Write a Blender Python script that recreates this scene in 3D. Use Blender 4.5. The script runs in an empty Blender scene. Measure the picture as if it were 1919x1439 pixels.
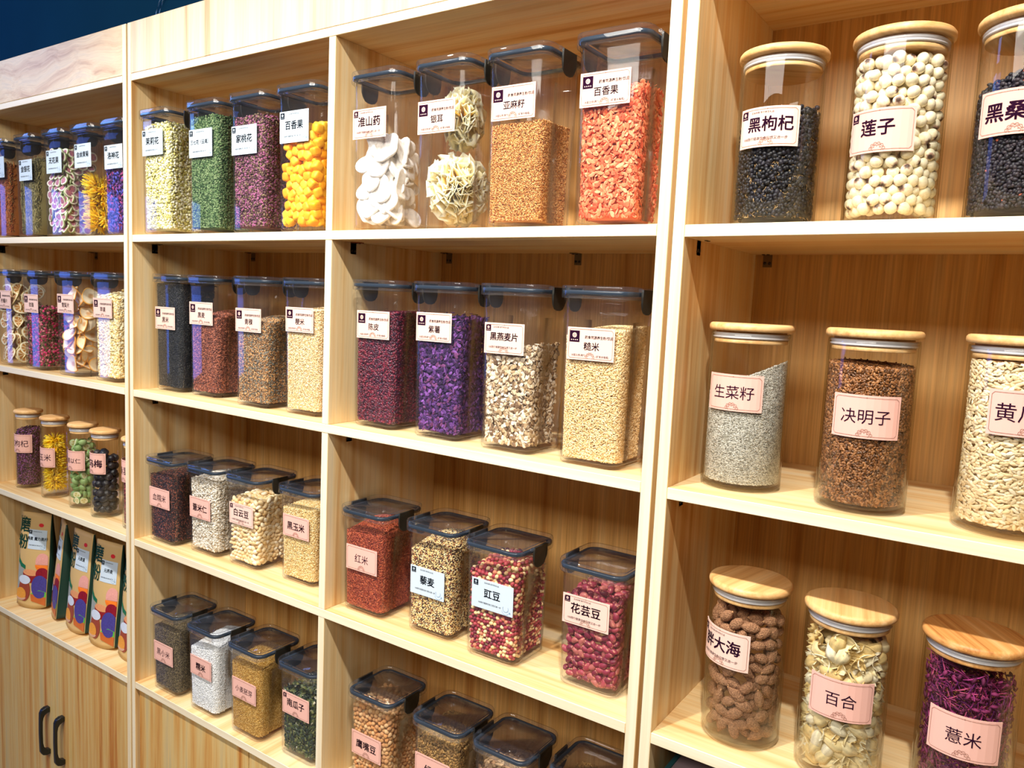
import bpy, bmesh, math, random
import numpy as np
from mathutils import Matrix, Vector, kdtree

# ------------------------------------------------------------------ camera, world, lights, exposure
ZO = 1.7                                  # camera height above the floor; heights below are relative to the camera
scn = bpy.context.scene
COL = scn.collection
scn.view_settings.view_transform = 'Standard'
scn.view_settings.look = 'None'
scn.view_settings.exposure = 0.0
scn.view_settings.gamma = 1.0
scn.view_settings.use_curve_mapping = False
scn.cycles.transparent_max_bounces = 40
scn.cycles.max_bounces = 10
scn.cycles.diffuse_bounces = 5
scn.cycles.glossy_bounces = 4

cam = bpy.data.cameras.new('camera')
cam.sensor_fit = 'HORIZONTAL'
cam.sensor_width = 36.0
cam.lens = 36.0 * 1447.63 / 1919.0
cam.clip_start = 0.02
camo = bpy.data.objects.new('camera', cam)
COL.objects.link(camo)
cr, cu, cf = Vector((0.82542433, 0.56273417, 0.04477643)), Vector((-0.09590613, 0.0616254, 0.99348091)), Vector((-0.55630629, 0.82433765, -0.10483676))
camo.matrix_world = Matrix(((cr.x, cu.x, -cf.x, 0.0), (cr.y, cu.y, -cf.y, -1.08), (cr.z, cu.z, -cf.z, ZO), (0, 0, 0, 1)))
scn.camera = camo

wd = bpy.data.worlds.new('world')
scn.world = wd
wd.use_nodes = True
wd.node_tree.nodes['Background'].inputs[0].default_value = (1.0, 0.92, 0.82, 1)
wd.node_tree.nodes['Background'].inputs[1].default_value = 0.20


def spot(name, loc, target, energy, color, angle=95, radius=0.03, blend=0.6):
    l = bpy.data.lights.new(name, 'SPOT')
    l.energy = energy; l.color = color; l.spot_size = math.radians(angle); l.spot_blend = blend; l.shadow_soft_size = radius
    o = bpy.data.objects.new(name, l); COL.objects.link(o)
    o.location = (loc[0], loc[1], loc[2] + ZO)
    d = Vector((target[0] - loc[0], target[1] - loc[1], target[2] - loc[2]))
    o.rotation_euler = d.to_track_quat('-Z', 'Y').to_euler()
    return o


def area(name, loc, target, energy, color, sx, sy):
    l = bpy.data.lights.new(name, 'AREA')
    l.shape = 'RECTANGLE'; l.size = sx; l.size_y = sy; l.energy = energy; l.color = color
    o = bpy.data.objects.new(name, l); COL.objects.link(o)
    o.location = (loc[0], loc[1], loc[2] + ZO)
    d = Vector((target[0] - loc[0], target[1] - loc[1], target[2] - loc[2]))
    o.rotation_euler = d.to_track_quat('-Z', 'Y').to_euler()
    return o


WARM = (1.0, 0.945, 0.885)
spot('track_and_fill_spot', (-1.62, -0.88, 1.10), (-1.66, 0.1, -0.55), 104, WARM, 92, 0.03, 1.0)
spot('track_and_fill_spot', (-0.80, -0.98, 1.38), (-0.80, 0.1, -0.45), 165, WARM, 88, 0.03, 1.0)
spot('track_and_fill_spot', (0.02, -1.05, 1.45), (-0.10, 0.1, -0.40), 168, WARM, 88, 0.03, 1.0)
spot('track_and_fill_spot', (-2.62, -0.85, 1.05), (-2.40, 0.1, -0.55), 40, (0.95, 0.96, 1.0), 88, 0.03, 1.0)  # weak extra spot, added to brighten the first bookcase
area('shop_fill_light', (-0.8, -2.6, 1.35), (-0.9, 0.1, -0.3), 92, (1.0, 0.93, 0.82), 2.6, 0.8)  # fill light added for the shop's general lighting; no fixture seen
area('blue_shop_light', (-3.9, -0.9, 1.0), (-2.7, 0.0, 0.55), 9, (0.15, 0.35, 1.0), 0.5, 0.5)

# ------------------------------------------------------------------ helpers
rng = np.random.default_rng(7)


def lin(c):
    return tuple(((x / 255) / 12.92 if x / 255 <= 0.04045 else ((x / 255 + 0.055) / 1.055) ** 2.4) for x in c)


def new_mat(name):
    m = bpy.data.materials.new(name)
    m.use_nodes = True
    nt = m.node_tree
    return m, nt, nt.nodes['Principled BSDF']


def nd(nt, t, **kw):
    n = nt.nodes.new(t)
    for k, v in kw.items():
        setattr(n, k, v)
    return n


def plain(name, rgb, rough=0.5, metal=0.0, spec=0.5, bump=0.0, bscale=200, var=0.0):
    m, nt, b = new_mat(name)
    c = lin(rgb)
    b.inputs['Base Color'].default_value = (*c, 1)
    b.inputs['Roughness'].default_value = rough
    b.inputs['Metallic'].default_value = metal
    b.inputs['Specular IOR Level'].default_value = spec
    if bump or var:
        tc = nd(nt, 'ShaderNodeTexCoord')
        ns = nd(nt, 'ShaderNodeTexNoise')
        ns.inputs['Scale'].default_value = bscale
        ns.inputs['Detail'].default_value = 4
        nt.links.new(tc.outputs['Object'], ns.inputs['Vector'])
        if bump:
            bp = nd(nt, 'ShaderNodeBump')
            bp.inputs['Strength'].default_value = bump
            bp.inputs['Distance'].default_value = 0.002
            nt.links.new(ns.outputs['Fac'], bp.inputs['Height'])
            nt.links.new(bp.outputs['Normal'], b.inputs['Normal'])
        if var:
            mx = nd(nt, 'ShaderNodeMix', data_type='RGBA')
            mx.inputs[6].default_value = (*[x * (1 - var) for x in c], 1)
            mx.inputs[7].default_value = (*[min(1, x * (1 + var)) for x in c], 1)
            nt.links.new(ns.outputs['Fac'], mx.inputs[0])
            nt.links.new(mx.outputs[2], b.inputs['Base Color'])
    return m


def wood(name, axis, cols, streak=1.0, wavy=0.0, rough=0.42, fine=0.10):
    """Laminate with long streaks along one axis; cols are four sRGB colours from dark streak to pale."""
    m, nt, b = new_mat(name)
    tc = nd(nt, 'ShaderNodeTexCoord')
    oi = nd(nt, 'ShaderNodeObjectInfo')
    off = nd(nt, 'ShaderNodeVectorMath', operation='SCALE')
    cmb = nd(nt, 'ShaderNodeCombineXYZ')
    for i in range(3):
        nt.links.new(oi.outputs['Random'], cmb.inputs[i])
    nt.links.new(cmb.outputs[0], off.inputs[0]); off.inputs[3].default_value = 9.0
    add = nd(nt, 'ShaderNodeVectorMath', operation='ADD')
    nt.links.new(tc.outputs['Object'], add.inputs[0]); nt.links.new(off.outputs[0], add.inputs[1])
    src = add.outputs[0]
    if wavy:
        wn = nd(nt, 'ShaderNodeTexNoise'); wn.inputs['Scale'].default_value = 5.5; wn.inputs['Detail'].default_value = 1.5
        nt.links.new(add.outputs[0], wn.inputs['Vector'])
        sc = nd(nt, 'ShaderNodeVectorMath', operation='SCALE'); sc.inputs[3].default_value = wavy
        nt.links.new(wn.outputs['Color'], sc.inputs[0])
        ad2 = nd(nt, 'ShaderNodeVectorMath', operation='ADD')
        nt.links.new(add.outputs[0], ad2.inputs[0]); nt.links.new(sc.outputs[0], ad2.inputs[1])
        src = ad2.outputs[0]

    def stretched(a, l, detail, rough_):
        mp = nd(nt, 'ShaderNodeMapping')
        s = [a, a, a]; s[axis] = l
        mp.inputs['Scale'].default_value = s
        nt.links.new(src, mp.inputs['Vector'])
        n = nd(nt, 'ShaderNodeTexNoise'); n.inputs['Scale'].default_value = 1.0
        n.inputs['Detail'].default_value = detail; n.inputs['Roughness'].default_value = rough_
        nt.links.new(mp.outputs[0], n.inputs['Vector'])
        return n
    n1 = stretched(26 * streak, 0.9, 5, 0.62)
    n2 = stretched(260, 5, 3, 0.6)
    rp = nd(nt, 'ShaderNodeValToRGB')
    e = rp.color_ramp.elements
    pos = (0.33, 0.44, 0.55, 0.66)
    e[0].position = pos[0]; e[0].color = (*lin(cols[0]), 1)
    e[1].position = pos[3]; e[1].color = (*lin(cols[3]), 1)
    for i in (1, 2):
        k = e.new(pos[i]); k.color = (*lin(cols[i]), 1)
    nt.links.new(n1.outputs['Fac'], rp.inputs[0])
    mr = nd(nt, 'ShaderNodeMapRange')
    mr.inputs['From Min'].default_value = 0.3; mr.inputs['From Max'].default_value = 0.7
    mr.inputs['To Min'].default_value = 1 - fine; mr.inputs['To Max'].default_value = 1 + fine * 0.4
    nt.links.new(n2.outputs['Fac'], mr.inputs['Value'])
    mul = nd(nt, 'ShaderNodeVectorMath', operation='SCALE')
    nt.links.new(rp.outputs['Color'], mul.inputs[0]); nt.links.new(mr.outputs[0], mul.inputs[3])
    nt.links.new(mul.outputs[0], b.inputs['Base Color'])
    b.inputs['Roughness'].default_value = rough
    b.inputs['Specular IOR Level'].default_value = 0.35
    return m


def clear(name, tint, edge, base=0.03, rough=0.03, milk=None):
    """Clear wall: light passes straight through, reflection grows towards grazing angles, the tint deepens along the longer path."""
    m = bpy.data.materials.new(name); m.use_nodes = True
    nt = m.node_tree
    for n in list(nt.nodes):
        nt.nodes.remove(n)
    out = nd(nt, 'ShaderNodeOutputMaterial')
    lw = nd(nt, 'ShaderNodeLayerWeight'); lw.inputs['Blend'].default_value = 0.5
    p5 = nd(nt, 'ShaderNodeMath', operation='POWER'); p5.inputs[1].default_value = 5.0
    nt.links.new(lw.outputs['Facing'], p5.inputs[0])
    fr = nd(nt, 'ShaderNodeMath', operation='MULTIPLY_ADD'); fr.inputs[1].default_value = 0.85; fr.inputs[2].default_value = base
    nt.links.new(p5.outputs[0], fr.inputs[0])
    p3 = nd(nt, 'ShaderNodeMath', operation='POWER'); p3.inputs[1].default_value = 7.0
    nt.links.new(lw.outputs['Facing'], p3.inputs[0])
    mx = nd(nt, 'ShaderNodeMix', data_type='RGBA')
    mx.inputs[6].default_value = (*tint, 1); mx.inputs[7].default_value = (*edge, 1)
    nt.links.new(p3.outputs[0], mx.inputs[0])
    tr = nd(nt, 'ShaderNodeBsdfTransparent')
    nt.links.new(mx.outputs[2], tr.inputs[0])
    gl = nd(nt, 'ShaderNodeBsdfGlossy'); gl.inputs['Roughness'].default_value = rough
    ms = nd(nt, 'ShaderNodeMixShader')
    nt.links.new(fr.outputs[0], ms.inputs[0]); nt.links.new(tr.outputs[0], ms.inputs[1]); nt.links.new(gl.outputs[0], ms.inputs[2])
    last = ms
    if milk:
        df = nd(nt, 'ShaderNodeBsdfDiffuse'); df.inputs[0].default_value = (*lin(milk[0]), 1)
        m2 = nd(nt, 'ShaderNodeMixShader'); m2.inputs[0].default_value = milk[1]
        nt.links.new(ms.outputs[0], m2.inputs[1]); nt.links.new(df.outputs[0], m2.inputs[2])
        last = m2
    nt.links.new(last.outputs[0], out.inputs[0])
    return m


def attr_mat(name, rough=0.6, spec=0.3, bump=0.0, bscale=600, sub=0.0):
    """Colour comes from the per-piece 'Col' attribute: each grain has a colour of its own."""
    m, nt, b = new_mat(name)
    at = nd(nt, 'ShaderNodeAttribute'); at.attribute_name = 'Col'
    tc = nd(nt, 'ShaderNodeTexCoord')
    ns = nd(nt, 'ShaderNodeTexNoise'); ns.inputs['Scale'].default_value = bscale; ns.inputs['Detail'].default_value = 3
    nt.links.new(tc.outputs['Object'], ns.inputs['Vector'])
    mr = nd(nt, 'ShaderNodeMapRange'); mr.inputs['To Min'].default_value = 0.82; mr.inputs['To Max'].default_value = 1.18
    nt.links.new(ns.outputs['Fac'], mr.inputs['Value'])
    sc = nd(nt, 'ShaderNodeVectorMath', operation='SCALE')
    nt.links.new(at.outputs['Color'], sc.inputs[0]); nt.links.new(mr.outputs[0], sc.inputs[3])
    nt.links.new(sc.outputs[0], b.inputs['Base Color'])
    b.inputs['Roughness'].default_value = rough; b.inputs['Specular IOR Level'].default_value = spec
    if bump:
        bp = nd(nt, 'ShaderNodeBump'); bp.inputs['Strength'].default_value = bump; bp.inputs['Distance'].default_value = 0.001
        nt.links.new(ns.outputs['Fac'], bp.inputs['Height']); nt.links.new(bp.outputs['Normal'], b.inputs['Normal'])
    return m


def mesh_np(name, V, loops, sizes, mats, col=None, midx=None, smooth=True):
    me = bpy.data.meshes.new(name)
    V = np.asarray(V, dtype=np.float32); loops = np.asarray(loops, dtype=np.int32).ravel(); sizes = np.asarray(sizes, dtype=np.int32)
    me.vertices.add(len(V)); me.vertices.foreach_set('co', V.ravel())
    me.loops.add(len(loops)); me.loops.foreach_set('vertex_index', loops)
    me.polygons.add(len(sizes))
    st = np.zeros(len(sizes), dtype=np.int32); st[1:] = np.cumsum(sizes)[:-1]
    me.polygons.foreach_set('loop_start', st)
    if midx is not None:
        me.polygons.foreach_set('material_index', np.asarray(midx, dtype=np.int32))
    me.polygons.foreach_set('use_smooth', np.full(len(sizes), smooth, dtype=bool))
    for m in mats:
        me.materials.append(m)
    if col is not None:
        a = me.attributes.new('Col', 'FLOAT_COLOR', 'POINT')
        c4 = np.ones((len(V), 4), dtype=np.float32); c4[:, :3] = col
        a.data.foreach_set('color', c4.ravel())
    me.update(calc_edges=True)
    me.validate()
    return me


class MB:
    """Collects shapes for one mesh object."""
    def __init__(s):
        s.v = []; s.f = []; s.m = []

    def add(s, V, F, m=0):
        o = len(s.v)
        s.v += [tuple(p) for p in V]
        s.f += [tuple(i + o for i in f) for f in F]
        s.m += [m] * len(F)

    def box(s, a, b, m=0):
        x0, y0, z0 = a; x1, y1, z1 = b
        V = [(x0, y0, z0), (x1, y0, z0), (x1, y1, z0), (x0, y1, z0), (x0, y0, z1), (x1, y0, z1), (x1, y1, z1), (x0, y1, z1)]
        s.add(V, [(0, 3, 2, 1), (4, 5, 6, 7), (0, 1, 5, 4), (1, 2, 6, 5), (2, 3, 7, 6), (3, 0, 4, 7)], m)

    def rings(s, R, closed_u=True, cap0=False, cap1=False, m=0):
        n = len(R[0]); V = [p for r in R for p in r]; F = []
        for i in range(len(R) - 1):
            for j in range(n if closed_u else n - 1):
                k = (j + 1) % n
                F.append((i * n + j, i * n + k, (i + 1) * n + k, (i + 1) * n + j))
        if cap0: F.append(tuple(reversed(range(n))))
        if cap1: F.append(tuple((len(R) - 1) * n + j for j in range(n)))
        s.add(V, F, m)

    def lathe(s, prof, n=48, m=0):
        R = []
        for (r, z) in prof:
            R.append([(r * math.cos(2 * math.pi * i / n), r * math.sin(2 * math.pi * i / n), z) for i in range(n)])
        s.rings(R, m=m)

    def tube(s, pts, rad, n=8, m=0):
        R = []
        for i, p in enumerate(pts):
            p = Vector(p)
            d = (Vector(pts[min(i + 1, len(pts) - 1)]) - Vector(pts[max(i - 1, 0)])).normalized()
            u = d.orthogonal().normalized() if abs(d.z) > .9 else d.cross(Vector((0, 0, 1))).normalized()
            w = d.cross(u)
            r = rad[i] if isinstance(rad, (list, tuple)) else rad
            R.append([tuple(p + r * (math.cos(2 * math.pi * k / n) * u + math.sin(2 * math.pi * k / n) * w)) for k in range(n)])
        s.rings(R, cap0=True, cap1=True, m=m)

    def mesh(s, name, mats, smooth=False):
        sizes = [len(f) for f in s.f]
        loops = [i for f in s.f for i in f]
        return mesh_np(name, np.array(s.v, dtype=np.float32).reshape(-1, 3), loops, sizes, mats, midx=s.m, smooth=smooth)


def link(name, me, parent=None, loc=(0, 0, 0), rot=None):
    o = bpy.data.objects.new(name, me)
    COL.objects.link(o)
    if parent is not None:
        o.parent = parent
    o.location = loc
    if rot is not None:
        o.rotation_euler = rot
    return o


def tag(o, label=None, cat=None, group=None, kind=None):
    if label: o['label'] = label
    if cat: o['category'] = cat
    if group: o['group'] = group
    if kind: o['kind'] = kind
    return o


def thing(name, label, cat, loc, rotz=0.0, group=None):
    o = link(name, None, None, loc, (0, 0, rotz))
    o.empty_display_size = 0.03
    return tag(o, label, cat, group)


def bevel(o, w=0.0015, seg=2):
    b = o.modifiers.new('bevel', 'BEVEL'); b.width = w; b.segments = seg; b.limit_method = 'ANGLE'
    return o


# ------------------------------------------------------------------ materials
PAL = [(206, 154, 92), (226, 190, 132), (234, 208, 158), (230, 210, 170)]
PAL_DOOR = [(180, 112, 44), (206, 160, 90), (212, 182, 120), (188, 170, 128)]
PAL_BACK_SHADED = [(184, 130, 68), (206, 158, 92), (214, 168, 104), (216, 176, 116)]  # same laminate, with the bays' shade put into the browner tones
WV = wood('laminate_vertical_grain', 2, PAL)
WH = wood('laminate_lengthwise_grain', 0, PAL)
WD = wood('laminate_depth_grain', 1, PAL, streak=0.8)
WBACK = wood('laminate_back_shaded', 2, PAL_BACK_SHADED, fine=0.26)
WDOOR = wood('laminate_door', 2, PAL_DOOR)
WTOPV = wood('laminate_fascia_vertical', 2, [(200, 160, 124), (220, 194, 160), (228, 206, 174), (212, 198, 178)])
WTOPH = wood('laminate_fascia_figured', 0, [(196, 158, 112), (220, 190, 144), (230, 206, 162), (220, 200, 164)], wavy=0.09, streak=1.3)
WEDGEV = wood('edge_band_vertical', 2, [(226, 208, 172), (234, 220, 188), (238, 226, 196), (240, 230, 204)], streak=2.5, fine=0.06)
WEDGEH = wood('edge_band_lengthwise', 0, [(226, 208, 172), (234, 220, 188), (238, 226, 196), (240, 230, 204)], streak=2.5, fine=0.06)
BAMBOO = wood('bamboo_lid', 0, [(206, 152, 92), (222, 174, 112), (230, 186, 126), (236, 196, 140)], streak=3.0, rough=0.45, fine=0.12)
BAMBOO_D = wood('darker_bamboo_lid', 0, [(168, 104, 50), (200, 140, 76), (212, 156, 92), (222, 172, 112)], streak=3.0, rough=0.45, fine=0.16)
PLASTIC = clear('clear_plastic', (0.992, 0.993, 0.994), (0.40, 0.44, 0.50), base=0.022, milk=((190, 206, 226), 0.008))
LIDPL = clear('clear_lid_plastic', (0.985, 0.988, 0.992), (0.34, 0.40, 0.48), base=0.045, milk=((150, 170, 196), 0.025))
GLASS = clear('clear_glass', (0.993, 0.995, 0.99), (0.55, 0.58, 0.46), base=0.028, rough=0.01)
GASKET = plain('slate_gasket', (42, 52, 64), 0.2)
CLIP = plain('black_clip_plastic', (38, 37, 32), 0.42)
SILICONE = plain('white_silicone_seal', (208, 205, 208), 0.4)
PINK = plain('pink_card', (230, 180, 166), 0.8, spec=0.1)
CREAM = plain('cream_card', (234, 198, 184), 0.8, spec=0.1)
WHITE = plain('white_card', (198, 214, 226), 0.8, spec=0.1)
INK = plain('plum_ink', (40, 14, 36), 0.95, spec=0.02)
INKB = plain('dark_ink', (14, 20, 32), 0.95, spec=0.02)
INKL = plain('brown_line_ink', (150, 108, 92), 0.95, spec=0.02)
INKBLUE = plain('pale_blue_ink', (128, 160, 190), 0.95, spec=0.02)
METAL = plain('bracket_metal', (118, 98, 62), 0.4, metal=0.35)
BRONZE = plain('bracket_reddish', (150, 78, 44), 0.45, metal=0.5)
SCREW = plain('screw_metal', (70, 64, 54), 0.35, metal=0.9)
HANDLE = plain('black_handle', (22, 24, 22), 0.35)
NAVY = plain('navy_wall_paint', (12, 62, 88), 0.85, spec=0.1, var=0.2, bscale=3)
DARKC = plain('dark_ceiling_paint', (20, 26, 34), 0.9)
FLOORM = plain('grey_floor', (140, 128, 112), 0.4, var=0.1, bscale=6)
WALLM = plain('shop_wall_paint', (150, 142, 130), 0.8)

# ------------------------------------------------------------------ the room
def setting(name, a, b, m):
    mb = MB(); mb.box((a[0], a[1], a[2] + ZO), (b[0], b[1], b[2] + ZO), 0)
    return tag(link(name, mb.mesh(name, [m])), kind='structure')


setting('floor', (-6.2, -4.2, -1.75), (3.2, 0.55, -1.7), FLOORM)
setting('ceiling', (-6.2, -4.2, 1.6), (3.2, 0.55, 1.65), DARKC)
setting('wall_back', (-6.2, 0.40, -1.7), (3.2, 0.55, 1.6), NAVY)
setting('wall_left', (-6.2, -4.2, -1.7), (-6.05, 0.40, 1.6), WALLM)
setting('wall_right', (3.05, -4.2, -1.7), (3.2, 0.40, 1.6), WALLM)
setting('wall_front', (-6.05, -4.2, -1.7), (3.05, -4.05, 1.6), WALLM)
mb = MB(); mb.box((-6.05, -2.75, -0.80 + ZO), (-6.02, -1.55, 0.62 + ZO))  # unseen blue neon sign, inferred from letter-shaped reflections in the jar fronts
m, nt, b = new_mat('lit_blue_neon_sign')
b.inputs['Base Color'].default_value = (0.02, 0.04, 0.1, 1)
b.inputs['Emission Color'].default_value = (0.10, 0.22, 1.0, 1); b.inputs['Emission Strength'].default_value = 5.0
tag(link('neon_sign_1', mb.mesh('neon_sign_1', [m])), kind='structure')

# ------------------------------------------------------------------ bookcases
YB = 0.345                              # inner face of the back panels
TOPS = [0.1255, -0.2640, -0.6556, -1.0460]
TH = 0.0178


def board(name, parent, x0, x1, y0, y1, z0, z1, face, edge, z_right=0.0):
    """A board: body material plus a front edge band (one mesh, two materials)."""
    me = MB()
    me.box((x0, y0, z0), (x1, y1, z1), 0)
    me.m[-4] = 1                         # the -y face
    if z_right:
        me.v = [(p[0], p[1], p[2] + (z_right if p[0] > (x0 + x1) / 2 else -z_right)) for p in me.v]     # not quite level
    o = link(name, me.mesh(name, [face, edge]), parent)
    return bevel(o, 0.0008, 1)


def bracket(parent, x, y, ztop, rotz, mat):
    mb = MB()
    w = 0.016
    mb.box((-w / 2, 0.0, -0.024), (w / 2, 0.0018, 0)); mb.box((-w / 2, -0.022, -0.0018), (w / 2, 0.0, 0))
    o = link('corner_bracket', mb.mesh('corner_bracket', [mat]), parent, (x, y, ztop), (0, 0, rotz))
    for sx in (-0.0042, 0.0042):
        s = MB(); s.lathe([(0.0001, -0.0012), (0.0028, -0.0010), (0.0030, 0.0), (0.0001, 0.0)], 10)
        link('screw', s.mesh('screw', [SCREW], True), o, (sx, -0.0001, -0.017), (math.radians(90), 0, 0)).rotation_euler = (math.radians(-90), 0, 0)
        s2 = link('screw', bpy.data.meshes['screw'], o, (sx, -0.013, -0.0019), (0, 0, 0))
    return o


def cabinet_door(parent, x0, x1, z0, z1, handle_x=None):
    mb = MB(); mb.box((x0, 0.008, z0), (x1, 0.026, z1))
    d = bevel(link('cabinet_door', mb.mesh('cabinet_door', [WDOOR]), parent), 0.0012, 1)
    if handle_x is not None:
        zc = -1.362 + ZO
        h = MB()
        prof = []
        L = 0.076
        # grip bar with flared feet: outline in (y, z), extruded in x with varying width
        path = [(-0.0, L, .0085), (-0.012, L, .0085), (-0.022, L - .004, .0075), (-0.027, L - .014, .0065), (-0.028, L - .030, .0058), (-0.029, 0, .0055),
                (-0.028, -L + .030, .0058), (-0.027, -L + .014, .0065), (-0.022, -L + .004, .0075), (-0.012, -L, .0085), (0, -L, .0085)]
        inn = [(-0.0, L - .016), (-0.008, L - .018), (-0.014, L - .022), (-0.018, L - .030), (-0.020, L - .042), (-0.0205, 0),
               (-0.020, -L + .042), (-0.018, -L + .030), (-0.014, -L + .022), (-0.008, -L + .018), (0, -L + .016)]
        R = []
        for (y, z, w), (yi, zi) in zip(path, inn):
            R.append([(-w, y, z), (w, y, z), (w, yi, zi), (-w, yi, zi)])
        h.rings(R, cap0=True, cap1=True)
        ho = link('handle', h.mesh('handle', [HANDLE]), d, (handle_x, 0.008, zc))
        bevel(ho, 0.002, 3); ho['label'] = 'black arched pull handle'
    return d


def bookcase(label, xs_out, xs_in, bays, fascia_mat, doors, handles, tilt=None, front_y=0.0):
    """xs_out/xs_in: outer and inner x of the two side panels; bays: dividers (x0, x1)."""
    root = thing('display_bookcase', label, 'bookcase', (xs_out[0], 0, 0))
    X0 = xs_out[0]

    def bd(n, x0, x1, y0, y1, z0, z1, face, edge, zr=0.0):
        return board(n, root, x0 - X0, x1 - X0, y0, y1, z0 + ZO, z1 + ZO, face, edge, zr)
    bd('side_panel', xs_out[0], xs_in[0], 0, YB, -1.7, 0.6355, WV, WEDGEV)
    bd('side_panel', xs_in[1], xs_out[1], 0, YB, -1.7, 0.6355, WV, WEDGEV)
    b = MB(); b.box((xs_out[0] - X0, YB, -1.7 + ZO), (xs_out[1] - X0, YB + 0.012, 0.6355 + ZO))
    link('back_panel', b.mesh('back_panel', [WBACK]), root)
    a, c = xs_in
    for i, z in enumerate(TOPS):
        bd('shelf_board', a, c, 0, YB, z - TH, z, WD if i == 3 else WH, WEDGEH, (tilt or 0) if i < 2 else 0.0)
    bd('top_board', a, c, 0, YB, 0.4975, 0.5145, WH, WEDGEH)
    bd('fascia_panel', a, c, 0.0, 0.018, 0.5152, 0.6355, fascia_mat, fascia_mat)
    bd('roof_board', a, c, 0.018, YB, 0.6175, 0.6355, WH, WH)
    for (d0, d1) in bays:
        lev = [0.4975] + TOPS
        for k in range(4):
            bd('divider_panel', d0, d1, 0.0008, YB, TOPS[k], (lev[0] if k == 0 else TOPS[k - 1] - TH), WV, WEDGEV)
    for (x0, x1, hx) in doors:
        cabinet_door(root, x0 - X0, x1 - X0, -1.64 + ZO, TOPS[3] - TH - 0.002 + ZO, None if hx is None else hx - X0)
    b = MB(); b.box((a - X0, 0.05, -1.7 + ZO), (c - X0, 0.066, -1.642 + ZO))
    link('plinth', b.mesh('plinth', [WDOOR]), root)
    return root, X0


AX = (-2.763, -1.9157); AI = (-2.745, -1.9322)
MX = (-1.9083, -0.4638); MI = (-1.893, -0.4822)
DX = (-0.4569, 0.2845); DI = (-0.4386, 0.2665)
caseA, A0 = bookcase('pale wood bookcase with paired black handles on its cupboard doors', AX, AI, [], WTOPH,
                     [(-2.743, -2.3525, -2.385), (-2.3495, -1.9345, -2.296)], True)
caseM, M0 = bookcase('wide pale wood bookcase with a central divider and clip-lid canisters on every shelf', MX, MI, [(-1.195, -1.1762)], WTOPV,
                     [(-1.8865, -1.4305, None), (-1.4275, -1.1865, None), (-1.1845, -0.8375, None), (-0.8345, -0.4885, None)], False)
caseD, D0 = bookcase('pale wood bookcase filled with round wooden-lidded glass jars', DX, DI, [], WTOPV,
                     [(-0.432, -0.0875, None), (-0.0845, 0.260, None)], False, tilt=0.002)
for case, X0, L, R in ((caseA, A0, AI[0], AI[1]), (caseM, M0, MI[0], -1.195), (caseM, M0, -1.1762, MI[1]), (caseD, D0, DI[0], DI[1])):
    for k in (0, 1):
        zt = TOPS[k] - TH + ZO
        red = (case is caseM and L == -1.1762)
        bracket(case, L - X0, 0.060, zt, math.radians(90), BRONZE if red or case is caseA else METAL)
        bracket(case, L - X0 + 0.022, YB - .0018, zt, 0, METAL)
        bracket(case, R - X0, 0.060, zt, math.radians(-90), METAL)
    if case is caseM:
        bracket(case, (L + R) / 2 - X0 + 0.02, YB - .0018, TOPS[0] - TH + ZO, 0, METAL)

# ------------------------------------------------------------------ lettering
_tx = {}


def text2d(s, bold=0.0):
    key = (s, bold)
    if key not in _tx:
        cv = bpy.data.curves.new('t', 'FONT'); cv.body = s; cv.align_x = 'CENTER'; cv.align_y = 'CENTER'; cv.resolution_u = 2
        o = bpy.data.objects.new('t', cv); COL.objects.link(o)
        dg = bpy.context.evaluated_depsgraph_get()
        ev = o.evaluated_get(dg); me = ev.to_mesh()
        bm = bmesh.new(); bm.from_mesh(me)
        if bm.verts:
            x0, x1 = min(v.co.x for v in bm.verts), max(v.co.x for v in bm.verts)
            for q in np.arange(x0 + .13, x1, .13):
                bmesh.ops.bisect_plane(bm, geom=bm.verts[:] + bm.edges[:] + bm.faces[:], plane_co=(q, 0, 0), plane_no=(1, 0, 0))
        bm.verts.index_update()
        V = np.array([v.co[:2] for v in bm.verts], dtype=float).reshape(-1, 2)
        F = [tuple(v.index for v in p.verts) for p in bm.faces]
        bm.free()
        ev.to_mesh_clear(); bpy.data.objects.remove(o); bpy.data.curves.remove(cv)
        if bold and len(V):               # heavier strokes: the outline laid down five times, slightly shifted
            n = len(V); b_ = bold
            V = np.concatenate([V + np.array(d) for d in ((0, 0), (b_, b_), (-b_, b_), (b_, -b_), (-b_, -b_))])
            F = [tuple(i + k * n for i in f) for k in range(5) for f in F]
        _tx[key] = (V, F)
    return _tx[key]


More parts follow.
